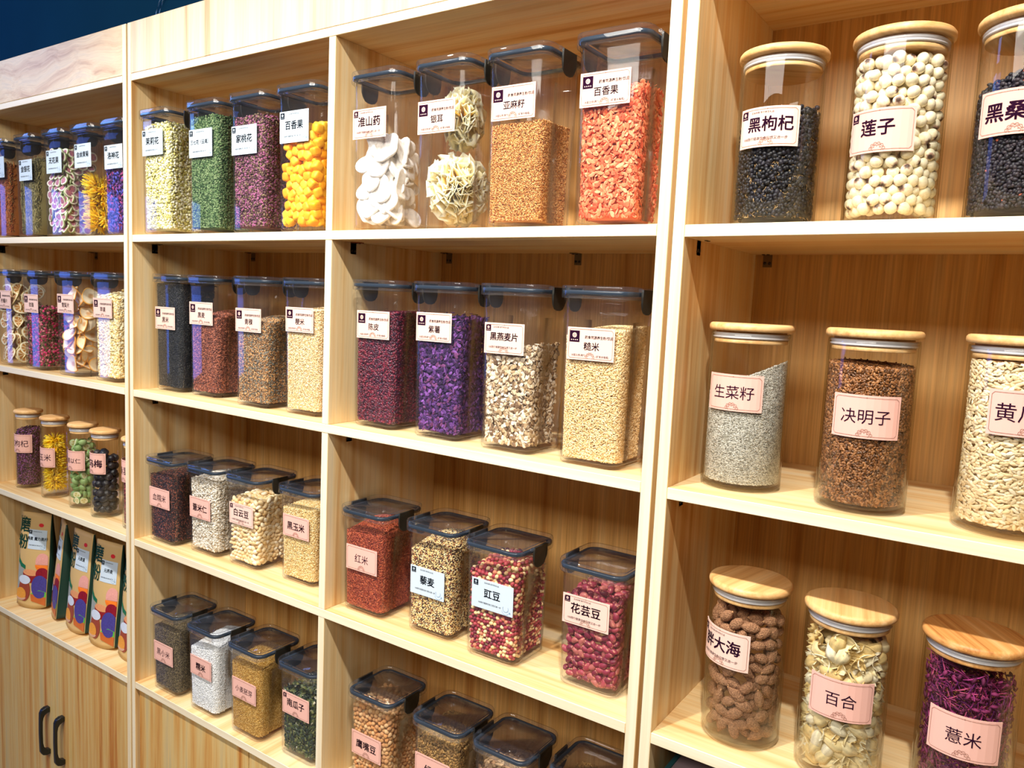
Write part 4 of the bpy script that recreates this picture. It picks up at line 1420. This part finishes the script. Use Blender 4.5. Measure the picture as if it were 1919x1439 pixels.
JAR_LABEL = {
 'D1a': 'wide glass jar half full of black goji berries under a round wooden lid',
 'D1b': 'wide glass jar full of round off-white lotus seeds under a wooden lid',
 'D1c': 'wide glass jar of nearly black dried mulberries under a wooden lid',
 'D2a': 'wide glass jar of silvery grey lettuce seed heaped to one side',
 'D2b': 'wide glass jar of glossy brown cassia seed under a wooden lid',
 'D2c': 'wide glass jar of pale peach melon seeds under a wooden lid',
 'D3a': 'wide glass jar of wrinkled brown nuts under a wooden lid',
 'D3b': 'wide glass jar packed with cream lily petals under a wooden lid',
 'D3c': 'wide glass jar of magenta-purple flower shreds under a darker wooden lid',
 'A3a': 'slim glass jar of purple-brown tea buds, first of the slim wooden-lidded jars',
 'A3b': 'slim glass jar of bright yellow chrysanthemums under a wooden lid',
 'A3c': 'slim glass jar of halved green fruit under a wooden lid',
 'A3d': 'slim glass jar of wrinkled black plums under a wooden lid',
 'A3e': 'slim glass jar of reddish berries half hidden by the bookcase side panel',
}
JFILL = {
 'D1a': ('goji_berries', 'black goji berries with tan stems in the glass jar', [('G', 8.2, 6.8, 6, [(20, 20, 27), (30, 30, 38), (14, 14, 20), (40, 38, 48)], 1.2, 'u'), ('S', 12, 1.5, 1.3, [(206, 172, 120), (176, 140, 92), (226, 200, 156)], .60, 'u')], 'satin', (.012, .0, .010), .004),
 'D1c': ('mulberries', 'nearly black dried mulberries in the glass jar', [('G', 7, 5.4, 5, [(28, 25, 33), (42, 37, 46), (20, 18, 24), (56, 48, 54)], 1.5, 'u'), ('F', 7, 4, 1, [(206, 110, 80), (176, 90, 70)], .035, 'u')], 'satin', (.02, .01, .006), .003),
 'D2a': ('lettuce_seed', 'silvery grey lettuce seed in the glass jar', [('E', 4.4, 1.3, 1, [(214, 210, 198), (190, 186, 172), (232, 230, 222), (150, 144, 130), (222, 218, 208)], 1.7, 'h')], 'satin', (.026, .008, .0), 0),
 'D2b': ('cassia_seed', 'glossy brown cassia seed in the glass jar', [('G', 6.2, 3.3, 3.0, [(150, 98, 56), (120, 76, 42), (174, 120, 74), (94, 60, 34)], 1.5, 'u')], 'shiny', (-.002, .004, .004), 0),
 'D2c': ('melon_seeds', 'pale peach melon seeds in the glass jar', [('G', 11, 4.8, 2.2, [(244, 222, 178), (234, 206, 156), (250, 236, 204), (238, 214, 170)], 1.6, 'h')], 'satin', (.002, .006, .006), 0),
 'D3c': ('flower_shreds', 'magenta-purple dried flower shreds in the glass jar', [('S', 26, 2.6, 2, [(136, 34, 96), (166, 56, 126), (90, 28, 70), (120, 40, 110), (190, 80, 120)], .95, 'u'), ('F', 12, 6, 1, [(96, 30, 66), (130, 44, 90)], .35, 'u')], 'dry', (-.01, .0, -.012), .01),
 'A3a': ('tea_buds', 'purple-brown dried tea buds in the slim glass jar', [('E', 6, 3.2, 3, [(116, 66, 96), (156, 96, 146), (86, 54, 54), (62, 46, 52), (110, 80, 60)], 1.5, 'u')], 'dry', (0, .008, .006), .003),
 'A3e': ('reddish_berries', 'reddish dried berries in the slim glass jar', [('E', 8, 6, 5.5, [(150, 62, 72), (120, 50, 60), (176, 90, 90)], 1.4, 'u')], 'dry', (0, 0, 0), .002),
}
def jz(code):
    x = RJ[code][0]
    return TOPS[int(code[1]) - 1] + .0006 + ((.002 * (2 * (x - DI[0]) / (DI[1] - DI[0]) - 1) + .0006) if code[0] == 'D' and code[1] in '12' else 0)


for code, (cx, cy, r_, lab, lev) in RJ.items():
    z = jz(code)
    glass_jar(code, cx, cy, z, r_, JAR_LABEL[code], lab, spin=sum(map(ord, code)) * .37)
    if code in JFILL:
        nm, ph, parts, fin, sl, re_ = JFILL[code]
        fill(nm, ph, nm.replace('_', ' '), Vessel('rd', r_), (cx, cy, z + ZO), lev, parts, sl, fin, seed=sum(map(ord, code)), rough_edge=re_, core=code != 'D3c')


def jwhere(code):
    cx, cy, r_, lab, lev = RJ[code]
    return Vessel('rd', r_), (cx, cy, jz(code) + ZO), lev


# ------------------------------------------------------------------ countable contents
DRY, SATIN, MATTE, SHINY = fillmat('dry'), fillmat('satin'), fillmat('matte'), fillmat('shiny')
WRINK = attr_mat('wrinkled_skin', .7, .2, 1.0, 520)
WRINK.node_tree.nodes['Bump'].inputs['Distance'].default_value = .004
WRINK.node_tree.nodes['Map Range'].inputs['To Min'].default_value = .35; WRINK.node_tree.nodes['Map Range'].inputs['To Max'].default_value = 1.55
CHALK = attr_mat('chalky', .9, .05, .6, 300)


def mk(name, n, fn, mat):
    return [piece_mesh(name, fn(i), mat) for i in range(n)]


def lotus_col(u, r):
    z = u[0]
    if z > .93: return (78, 56, 46)
    if z > .83: return (176, 136, 116)
    return (244, 234, 204) if r.random() < .7 else (236, 222, 184)


lotus = mk('lotus_seed', 5, lambda i: organic(ICO3, (.0086, .0080, .0078), .03, 2.5, 40 + i, lotus_col if i < 4 else (242, 230, 198)), SATIN)
v, loc, lev = jwhere('D1b')
pieces('lotus_seed', 'round off-white lotus seed with a dark tip in the jar of lotus seeds', 'lotus seed', 'lotus seeds in the glass jar', v, loc, .214, .0079, lotus, 11, (.0, 0, .012), deep=3.0, lie=False)


def nut_tip(V, U):
    s = np.clip((U[:, 0] - .80) / .2, 0, 1)
    V[:, 0] += s * .005; V[:, 1:] *= (1 - .45 * s)[:, None]
    return V


nuts = mk('wrinkled_nut', 5, lambda i: organic(ICO4, (.0128, .0079, .0078), .045, 9.0, 60 + i, lambda u, r: (214, 160, 112) if u[0] > .95 else ((192, 142, 106) if r.random() < .6 else (164, 118, 88)), nut_tip), WRINK)
v, loc, lev = jwhere('D3a')
pieces('wrinkled_nut', 'wrinkled brown nut in the jar of wrinkled brown nuts', 'nut', 'wrinkled nuts in the glass jar', v, loc, .205, .0098, nuts, 12, (0, 0, .006), deep=2.6)


def petal(i):
    r = random.Random(i); L, W, D = r.uniform(.028, .038), r.uniform(.015, .021), r.uniform(.006, .010)
    tw = r.uniform(-.5, .5)

    def f(u, v):
        x = (u - .5) * L; w = W * math.sin(math.pi * min(1, .08 + .9 * u)) ** .7
        y = (v - .5) * w
        z = -D * (1 - (2 * v - 1) ** 2) * .8 + D * 1.2 * (2 * u - 1) ** 2 + .0012 * math.sin(9 * u + i) + tw * y * (u - .5)
        return (x, y, z)
    cs = [(248, 232, 186), (244, 222, 166), (236, 206, 140), (250, 240, 208)][i % 4]
    return sheet(9, 6, f, lambda u, v: tuple(c * (.92 + .08 * math.sin(14 * v)) for c in cs), .0009)


petals = mk('lily_petal', 8, petal, MATTE)
v, loc, lev = jwhere('D3b')
pieces('lily_petal', 'curled cream lily petal in the jar packed with lily petals', 'petal', 'lily petals in the glass jar', v, loc, .212, .0080, petals, 13, deep=3.0, fz=.80)

wb = mk('white_bean', 4, lambda i: organic(ICO3, (.0078, .0052, .0047), .03, 2, 80 + i, [(240, 218, 172), (230, 198, 140), (246, 232, 200), (234, 206, 156)][i], bend=.35), SATIN)
v, loc, lev, _ = where('B3c')
pieces('white_bean', 'cream white bean in the short canister of white beans', 'bean', 'white beans in the canister', v, loc, lev + .004, .0055, wb, 14, (.002, .004, .008), deep=2.5, fz=.78, stuff=('white_beans', 'further cream white beans deeper in the same canister'))

kb_pal = [(136, 38, 60), (116, 28, 50), (160, 60, 72), (172, 92, 86)]


def kb_col(c):
    def f(u, r):
        return (206, 140, 110) if math.sin(9 * u[0] + 5 * u[2]) * math.sin(11 * u[1] + 3) > .55 else c
    return f


kb = mk('kidney_bean', 6, lambda i: organic(ICO3, (.0092, .0058, .0053), .02, 2, 90 + i, kb_col(kb_pal[i % 4]), bend=.4), SATIN)
v, loc, lev, _ = where('C3d')
pieces('kidney_bean', 'speckled maroon kidney bean in the short canister of kidney beans', 'bean', 'kidney beans in the canister', v, loc, lev, .0062, kb, 15, (.004, .004, .010), deep=2.7, fz=.78, stuff=('kidney_beans', 'further maroon kidney beans deeper in the same canister'))

cp_pal = [(146, 40, 56), (172, 64, 70), (242, 212, 160), (112, 28, 48), (216, 132, 100), (160, 50, 62), (236, 196, 140)]
cp = mk('cowpea', 7, lambda i: organic(ICO2, (.0050, .0041, .0039), .02, 2, 100 + i, cp_pal[i], bend=.2), SATIN)
v, loc, lev, _ = where('C3c')
pieces('cowpea', 'red or cream cowpea in the short canister of cowpeas', 'bean', 'cowpeas in the canister', v, loc, lev,   .0040, cp, 16, (.004, .016, .018), deep=2.4, stuff=('cowpeas', 'further red and cream cowpeas deeper in the same canister'))


def pea_tip(V, U):
    s = np.clip((U[:, 0] - .72) / .28, 0, 1); V[:, 0] += s * .0014; V[:, 1:] *= (1 - .2 * s)[:, None]; return V


ck_pal = [(206, 158, 106), (190, 140, 88), (220, 178, 128), (198, 146, 98)]
ck = mk('chickpea', 5, lambda i: organic(ICO3, (.0051, .0048, .0047), .05, 3.2, 120 + i, ck_pal[i % 4] if i < 4 else (212, 150, 92), pea_tip), MATTE)
v, loc, lev, _ = where('C4a')
pieces('chickpea', 'tan chickpea in the canister full of chickpeas', 'chickpea', 'chickpeas in the canister', v, loc, .188, .0048, ck, 17, (0, .0, .010), deep=1.8, stuff=('chickpeas', 'further tan chickpeas deeper in the full canister'))

mg = mk('fruit_cube', 5, lambda i: organic(ICO3, (.0104, .0098, .0094), .02, 2, 130 + i, [(252, 196, 40), (250, 178, 30), (253, 206, 60), (246, 166, 24), (251, 190, 44)][i] if i else (lambda u, r: (120, 84, 40) if (u - np.array([.6, .3, .74])) @ (u - np.array([.6, .3, .74])) < .035 else (252, 194, 40)), power=5), SATIN)
v, loc, lev, _ = where('B1d')
pieces('fruit_cube', 'yellow-orange dried fruit cube in the canister of fruit cubes', 'fruit cube', 'fruit cubes in the canister', v, loc, lev + .004, .0098, mg, 18, (.006, .02, .0), deep=2.4)

pl = mk('black_plum', 4, lambda i: organic(ICO4, (.0112, .0104, .0100), .055, 5, 150 + i, [(40, 42, 50), (52, 52, 58), (34, 34, 42), (58, 54, 56)][i]), attr_mat('plum_skin', .38, .4, .5, 200))
v, loc, lev = jwhere('A3d')
pieces('black_plum', 'wrinkled black plum in the slim jar of plums', 'plum', 'black plums in the slim jar', v, loc, .186, .0100, pl, 19, (.0, -.01, .01), deep=3.2)


def halfgreen(i):
    V, F, C = organic(ICO3, (.0112, .0112, .0112), .02, 2, 170 + i, [(140, 170, 106), (154, 182, 120), (124, 154, 92)][i % 3])
    U = V / .0112
    cut = U[:, 2] > .05
    V[cut, 2] = .0006
    rr = np.hypot(U[:, 0], U[:, 1])
    for k in np.where(cut)[0]:
        q = rr[k]
        a = math.atan2(U[k, 1], U[k, 0])
        C[k] = lin((150, 186, 110) if q > .93 else (238, 236, 200) if (q > .66 or q < .2 or math.sin(3 * a + i) > .3) else (206, 196, 110))
    return V, F, C


gh = mk('green_fruit_half', 4, halfgreen, SATIN)
v, loc, lev = jwhere('A3c')
pieces('green_fruit_half', 'halved green fruit with a pale cut face in the slim jar of green fruit', 'fruit', 'green fruit halves in the slim jar', v, loc, .205, .0098, gh, 20, deep=3.2, lie=False)


# slices -------------------------------------------------------------
def lemon_col(q, a, r):
    if q > .95: return (226, 204, 130)
    if q > .80: return (244, 236, 204)
    if q < .14: return (236, 222, 176)
    return (240, 226, 184) if abs(math.sin(4.5 * a)) < .28 else (190, 132, 62)


lem = mk('lemon_slice', 5, lambda i: disc_slice(.0240, .0030, 200 + i, lemon_col, .13, 36), SATIN)
v, loc, lev, _ = where('A2a')
shingle('lemon_slice', 'dried lemon slice in the canister of lemon slices', 'lemon slice', 'lemon slices in the canister', v, loc, lev + .02, lem, .040, .048, .003, 30, tilt=(4, 32), layers=2)


def fig_col(q, a, r):
    if q > .95: return (150, 170, 110)
    if q > .72: return (240, 236, 216)
    if q < .2: return (196, 120, 130)
    return (150, 70, 110) if math.sin(7 * a + 9 * q) > -.2 else (206, 150, 160)


fig = mk('fig_slice', 5, lambda i: disc_slice(.0150, .0050, 220 + i, fig_col, .10, 26), SATIN)
v, loc, lev, _ = where('A1c')
shingle('fig_slice', 'dried fig slice with a purple centre in the canister of fig slices', 'fig slice', 'fig slices in the canister', v, loc, lev + .012, fig, .026, .030, .005, 31, tilt=(2, 34), layers=3)


def pear_out(a):
    return 1 + .28 * max(0, math.cos(a)) ** 3 - .10 * abs(math.sin(a)) ** 4


def pear_col(q, a, r):
    return (226, 150, 50) if q > .95 else (242, 196, 110) if q > .84 else (248, 232, 200) if q > .25 else (216, 170, 120)


pear = mk('pear_slice', 5, lambda i: disc_slice(.0270, .0034, 240 + i, pear_col, .16, 32, outline=pear_out, dome=.22), SATIN)
v, loc, lev, _ = where('A2c')
shingle('pear_slice', 'curled amber pear slice in the canister of pear slices', 'pear slice', 'pear slices in the canister', v, loc, lev + .012, pear, .044, .054, .004, 32, tilt=(8, 52), layers=2)


def yam_out(s):
    r = random.Random(s); p = [r.uniform(0, 6.28) for _ in range(4)]
    return lambda a: 1 + .22 * math.sin(2 * a + p[0]) + .10 * math.sin(3 * a + p[1]) + .05 * math.sin(5 * a + p[2])


yam = mk('yam_slice', 6, lambda i: disc_slice(.0275, .0062, 260 + i, lambda q, a, r: (248, 244, 238) if r.random() < .8 else (238, 230, 220), .10, 30, outline=yam_out(i)), CHALK)
v, loc, lev, _ = where('C1a')
shingle('yam_slice', 'chalky white yam slice in the canister of yam slices', 'yam slice', 'yam slices in the canister', v, loc, lev + .012, yam, .038, .054, .0065, 33, tilt=(2, 30), layers=3)


# silver ear fungus: two frilled clumps ---------------------------------
def fungus(seed, sx, sy, sz):
    r = random.Random(seed); VV, FF, CC = [], [], []; o = 0
    for k in range(58):
        th = r.uniform(0, 2 * math.pi); cz = r.uniform(-1, 1); sr = math.sqrt(1 - cz * cz)
        d = Vector((sr * math.cos(th), sr * math.sin(th), cz)); t = d.orthogonal().normalized(); t.rotate(Matrix.Rotation(r.uniform(0, 6.28), 3, d)); b_ = d.cross(t)
        ph = [r.uniform(0, 6.28) for _ in range(4)]; fq = r.uniform(2.5, 4.5); R1 = r.uniform(.72, 1.0)
        warm = r.random()

        def f(u, v, d=d, t=t, b_=b_, ph=ph, fq=fq, R1=R1):
            a = (u - .5) * 2.3; rad = .12 + (R1 - .12) * v
            amp = .16 * v * v
            p = (d * math.cos(a) + t * math.sin(a)) * rad + b_ * amp * (math.sin(fq * 2.2 * a + ph[0]) + .6 * math.sin(fq * 4.7 * a + ph[1])) + d * .06 * v * math.sin(fq * 3 * a + ph[2])
            mx = .0505
            return (max(-mx, min(mx, p.x * sx)), max(-mx, min(mx, p.y * sy)), p.z * sz)

        def c(u, v, w=warm):
            return (255, 240, 184) if v > .7 else (252, 222, 140) if w > .2 else (238, 184, 96)
        V, F, C = sheet(13, 7, f, c, .0009)
        VV.append(V); FF.append(F + o); CC.append(C); o += len(V)
    return np.concatenate(VV), np.concatenate(FF), np.concatenate(CC)


FUNG = attr_mat('frilled_fungus', .45, .4, .05, 200)
fb = FUNG.node_tree.nodes['Principled BSDF']
fb.inputs['Subsurface Weight'].default_value = .7; fb.inputs['Subsurface Radius'].default_value = (.012, .009, .005); fb.inputs['Subsurface Scale'].default_value = 1.0
v, loc, lev, _ = where('C1b')
for nm, lb, c, s, sd in (('fungus_clump', 'larger frilly pale yellow fungus clump at the bottom of its canister', (.000, .000, .078), (.064, .062, .070), 1),
                         ('fungus_clump', 'upper frilly pale yellow fungus clump, resting on the larger one behind the card', (.006, .000, .202), (.042, .042, .060), 2)):
    tag(link(nm, piece_mesh(nm, fungus(sd, *s), FUNG), None, (loc[0] + c[0], loc[1] + c[1], loc[2] + c[2])), lb, 'fungus', 'fungus clumps in the canister')


# chrysanthemum heads ----------------------------------------------------
def chrys(seed, R, n=46, curl=.5):
    r = random.Random(seed); VV, FF, CC = [], [], []; o = 0
    tpl = ICO1
    for k in range(n):
        a = r.uniform(0, 6.28); el = r.uniform(-.1, .9); L = R * r.uniform(.75, 1.0)
        d = Vector((math.cos(a) * math.cos(el), math.sin(a) * math.cos(el), math.sin(el))); s = Vector((0, 0, 1)).cross(d).normalized(); nn = d.cross(s)
        ring = []
        nseg = 6
        for i in range(nseg):
            t = i / (nseg - 1)
            p = d * L * (.10 + .9 * t) + nn * L * curl * (t * t - .5 * t) * r.uniform(.8, 1.2) + s * L * .12 * math.sin(3 * t + a)
            w = R * .052 * (.6 + .9 * math.sin(math.pi * (.15 + .8 * t)))
            for j in range(4):
                q = math.pi / 2 * j
                ring.append(p + s * w * math.cos(q) + nn * w * .35 * math.sin(q))
        F = []
        for i in range(nseg - 1):
            for j in range(4):
                x, y = i * 4 + j, i * 4 + (j + 1) % 4
                F += [(x, y, y + 4), (x, y + 4, x + 4)]
        F += [(nseg * 4 - 4, nseg * 4 - 3, nseg * 4 - 2), (nseg * 4 - 4, nseg * 4 - 2, nseg * 4 - 1)]
        c = lin([(255, 222, 44), (254, 214, 30), (255, 232, 90), (250, 202, 24)][r.randrange(4)])
        V = np.array([p[:] for p in ring]); VV.append(V); FF.append(np.array(F) + o); CC.append(np.tile(c, (len(V), 1))); o += len(V)
    V, F, C = organic(ICO2, (R * .24, R * .24, R * .16), .08, 4, seed, (128, 104, 48))
    VV.append(V + np.array([0, 0, R * .02])); FF.append(F + o); CC.append(C)
    return np.concatenate(VV), np.concatenate(FF), np.concatenate(CC)


def flowers(code, v, loc, level, R, meshes, n_r, label, group, seed, wall=True):
    r = random.Random(seed); z = v.zb() + R * .75
    i = 0
    while z < level:
        hr = float(v.hin(np.array([z]))[0])
        for k in range(n_r):
            if v.kind == 'rd':
                a = -math.pi / 2 + 6.28 * k / n_r + i * 1.1; n = Vector((math.cos(a), math.sin(a), r.uniform(-.3, .35))).normalized(); rad = max(.001, hr - R * .92)
                c = Vector((math.cos(a) * rad * .5, math.sin(a) * rad * .5, z + r.uniform(-.15, .15) * R))
            else:
                n = [Vector((-.15, -1, .2)), Vector((1, .1, .1)), Vector((.3, .9, .3)), Vector((-.9, .2, .2))][k % 4] + Vector((r.uniform(-.3, .3), r.uniform(-.2, .2), r.uniform(-.3, .3))); n.normalize()
                m = max(0.0, hr - R * .95)
                c = Vector((n.x * (hr - R * .62) * .8 + r.uniform(-.2, .2) * m, n.y * (hr - R * .62) * .8, z + r.uniform(-.2, .2) * R))
            A = n.orthogonal().normalized(); A.rotate(Matrix.Rotation(r.uniform(0, 6.28), 3, n)); B = n.cross(A)
            Rm = Matrix((A, B, n)).transposed()
            o = bpy.data.objects.new('chrysanthemum', meshes[r.randrange(len(meshes))]); COL.objects.link(o)
            o.matrix_world = Matrix.Translation((loc[0] + c.x, loc[1] + c.y, loc[2] + c.z)) @ Rm.to_4x4()
            v.settle(o, loc, verts_of(o.data))
            tag(o, label, 'flower', group)
        z += R * (.62 if v.kind == 'rd' else .8); i += 1


chA = mk('chrysanthemum', 3, lambda i: chrys(300 + i, .0350, 74), DRY)
v, loc, lev, _ = where('A1d')
flowers('A1d', v, loc, .160, .033, chA, 4, 'yellow dried chrysanthemum in the tall canister', 'chrysanthemums in the tall canister', 41)
chB = mk('chrysanthemum', 3, lambda i: chrys(310 + i, .0310, 70, .35), DRY)
v, loc, lev = jwhere('A3b')
flowers('A3b', v, loc, .182, .0285, chB, 2, 'yellow dried chrysanthemum in the slim glass jar', 'chrysanthemums in the slim jar', 42)

# ------------------------------------------------------------------ printed kraft pouches on the lowest shelf of the first bookcase
KRAFT = plain('kraft_paper', (206, 172, 112), .6, var=.06, bscale=30)
KRAFTD = plain('dark_pouch_side', (20, 52, 40), .5)
POUCH_INK = [plain(n, c, .5, var=v_, bscale=bs) for n, c, v_, bs in (
    ('print_dark_green', (18, 60, 40), 0, 1), ('print_green_band', (16, 106, 72), 0, 1), ('print_silver_grey', (150, 156, 152), .1, 20), ('print_red_bowl', (140, 28, 26), .15, 60),
    ('print_pink_grain', (232, 160, 150), .35, 500), ('print_orange_tub', (236, 120, 30), .1, 60), ('print_tan_grain', (222, 150, 100), .35, 500), ('print_dark_red_beans', (136, 14, 36), .6, 300),
    ('print_brown_sack', (150, 66, 44), .2, 120), ('print_flour_white', (206, 216, 232), .08, 200), ('print_violet_beans', (70, 62, 140), .5, 300), ('print_gold_grain', (228, 150, 56), .4, 400),
    ('print_wood_spoon', (206, 160, 130), 0, 1), ('print_green_peas', (92, 190, 60), .35, 400), ('print_orange_box', (192, 100, 42), .15, 60), ('print_red_cup', (214, 40, 40), 0, 1))]


def pouch(label, x, y, z, yaw, title, lean=0.0, peek=0.0):
    W, Hh, D = .056, .305, .037                       # half width, height, half depth at the base
    root = thing('kraft_pouch', label, 'pouch', (x, y, z + ZO), yaw, 'printed kraft pouches on the lowest shelf')

    def yf(X, Z):
        t = min(1, max(0, Z / Hh))
        d = D * (1 - t) ** .95 * (1 - .16 * (X / W) ** 2) + .0025
        bul = .005 * math.sin(math.pi * t) * (1 - (X / W) ** 2)
        return d + bul

    def cen(Z):
        t = Z / Hh
        return lean * t * t

    def zb(X):                                        # curved bottom seam
        return .010 * (X / W) ** 2
    nx, nz = 13, 22
    F_, B_ = [], []
    for j in range(nz):
        t = j / (nz - 1)
        rowf, rowb = [], []
        for i in range(nx):
            X = W * (2 * i / (nx - 1) - 1); X *= 1 - .02 * math.sin(9 * t)
            Z = zb(X) * (1 - t) + t * Hh
            rowf.append((X, cen(Z) - yf(X, Z), Z)); rowb.append((X, cen(Z) + yf(X, Z), Z))
        F_.append(rowf); B_.append(rowb)
    loops = [f + list(reversed(b_)) for f, b_ in zip(F_, B_)]
    mb = MB(); mb.rings(loops, cap0=True, cap1=True)
    # gusset sides and the back are dark, the front is kraft
    n = 2 * nx
    for q in range(len(mb.m) - 2):
        j = q % n
        mb.m[q] = 0 if j < nx - 1 else 1
    link('pouch_body', mb.mesh('pouch_body', [KRAFT, KRAFTD], True), root)

    def M(X, Z, off):
        return (X, cen(Z) - yf(X, Z) - off, Z)
    p = Print()

    def blob(cx, cz, rx, rz, m, a0=0, a1=360, n=18):
        pts = [(cx + rx * math.cos(math.radians(a0 + (a1 - a0) * k / n)), cz + rz * math.sin(math.radians(a0 + (a1 - a0) * k / n))) for k in range(n + (0 if a1 - a0 == 360 else 1))]
        pts = [(max(-W * .97, min(W * .97, a)), max(.014, b_)) for a, b_ in pts]
        # fan so that the print follows the curved front
        c = (float(np.mean([q[0] for q in pts])), float(np.mean([q[1] for q in pts])))
        L_ = len(pts); V = [c]; F = [(0, 1 + k, 1 + (k + 1) % L_) for k in range(L_)]
        for g, q in enumerate((.34, .67, 1.0)):
            V += [(c[0] + (a - c[0]) * q, c[1] + (b_ - c[1]) * q) for a, b_ in pts]
            if g: F += [(1 + (g - 1) * L_ + k, 1 + g * L_ + k, 1 + g * L_ + (k + 1) % L_, 1 + (g - 1) * L_ + (k + 1) % L_) for k in range(L_)]
        p.add(V, F, m)
    p.text('磨', .050, -.038, .262, 0, .02, .8); p.text('粉', .050, -.041, .208, 0, .02, .8); p.text('五谷', .010, -.049, .288, 0, 0)
    link('printed_lettering', p.mesh('printed_lettering', lambda X, Z, off: M(X, Z, .0006 + off), .0002, POUCH_INK), root)
    p = Print(); p.disc(.022, .268, .009, 15, 12, .006)
    link('printed_emblem', p.mesh('printed_emblem', lambda X, Z, off: M(X, Z, .0006), .0002, POUCH_INK), root)
    p = Print()
    p.poly([(-.057, .168), (-.050, .168), (-.048, .154), (-.036, .140), (-.022, .134), (-.022, .122), (-.040, .128), (-.057, .142)], 1)
    p.poly([(-.056, .140), (-.040, .127), (-.024, .121), (-.024, .040), (-.056, .050)], 2)
    blob(.034, .140, .022, .020, 5, 180, 360); blob(.034, .150, .021, .027, 4, -20, 200)
    blob(.000, .112, .030, .030, 3, 180, 360); blob(-.001, .114, .028, .010, 6); blob(.036, .112, .020, .020, 7)
    blob(.030, .072, .026, .036, 10); blob(-.022, .058, .022, .036, 8); blob(-.022, .090, .022, .014, 9)
    blob(-.034, .034, .020, .010, 12, 180, 360); blob(-.034, .044, .020, .020, 11)
    p.poly([(.002, .048), (.054, .040), (.054, .014), (.006, .026)], 14); p.poly([(.002, .049), (.030, .062), (.055, .056), (.055, .040)], 13)
    p.v = [(max(-W * .97, min(W * .97, x_ * 1.08)), max(.012, z_ * 1.02)) for x_, z_ in p.v]
    link('printed_picture', p.mesh('printed_picture', lambda X, Z, off: M(X, Z, .0006 + off * 1.2), .0002, POUCH_INK), root)
    make_label(root, lambda X, Z, off: M(X + .012, Z + .222, off), .066, .062, 'W', title, tsize=.012)
    return root


pouch('kraft pouch squarely facing the room at the far end of the lowest shelf', -2.603, .085, TOPS[3] + .0006, math.radians(22), '燕麦 魔力高纤', peek=0)
pouch('kraft pouch turned sharply aside behind the one facing the room', -2.462, .100, TOPS[3] + .0006, math.radians(-20), '元麦盛')
pouch('kraft pouch with its white card well lit, in the middle of the pouch row', -2.312, .086, TOPS[3] + .0006, math.radians(0), '元麦盛')
pouch('kraft pouch with a half shaded white card, just before the last one', -2.160, .082, TOPS[3] + .0006, math.radians(8), '元荞麦')
pouch('kraft pouch mostly hidden behind the bookcase side panel', -2.012, .085, TOPS[3] + .0006, math.radians(4), '元麦')

# ------------------------------------------------------------------ carton in the bay below the round jars, cable on the dark wall
mb = MB(); mb.box((-.310, -.152, 0), (.310, .152, .3215))
CART = plain('mauve_grey_carton', (126, 110, 116), .7, var=.05, bscale=12)
TEAL = plain('teal_carton_edge', (28, 78, 84), .6)
ct = thing('storage_carton', 'mauve-grey carton with a teal edge in the bay below the round jars', 'carton', (-.112, .176, TOPS[3] + .0006 + ZO), math.radians(0))
bevel(link('carton_body', mb.mesh('carton_body', [CART]), ct), .004, 2)
mb = MB(); mb.box((-.3125, -.1545, .0), (-.304, .152, .3235))
bevel(link('edge_binding', mb.mesh('edge_binding', [TEAL]), ct), .002, 2)
mb = MB()
for dx in (0, .019):
    mb.tube([(-2.436 + dx, .392, .80 + ZO), (-2.436 + dx, .392, .845 + ZO), (-2.432 + dx, .392, .872 + ZO), (-2.415 + dx, .392, .90 + ZO), (-2.38 + dx, .392, .93 + ZO), (-2.33 + dx, .392, .95 + ZO)], .0016, 6)
tag(link('cable', mb.mesh('cable', [plain('pale_blue_cable', (120, 160, 206), .5)], True)), 'pale twin cable curving up the dark blue wall above the bookcases', 'cable')
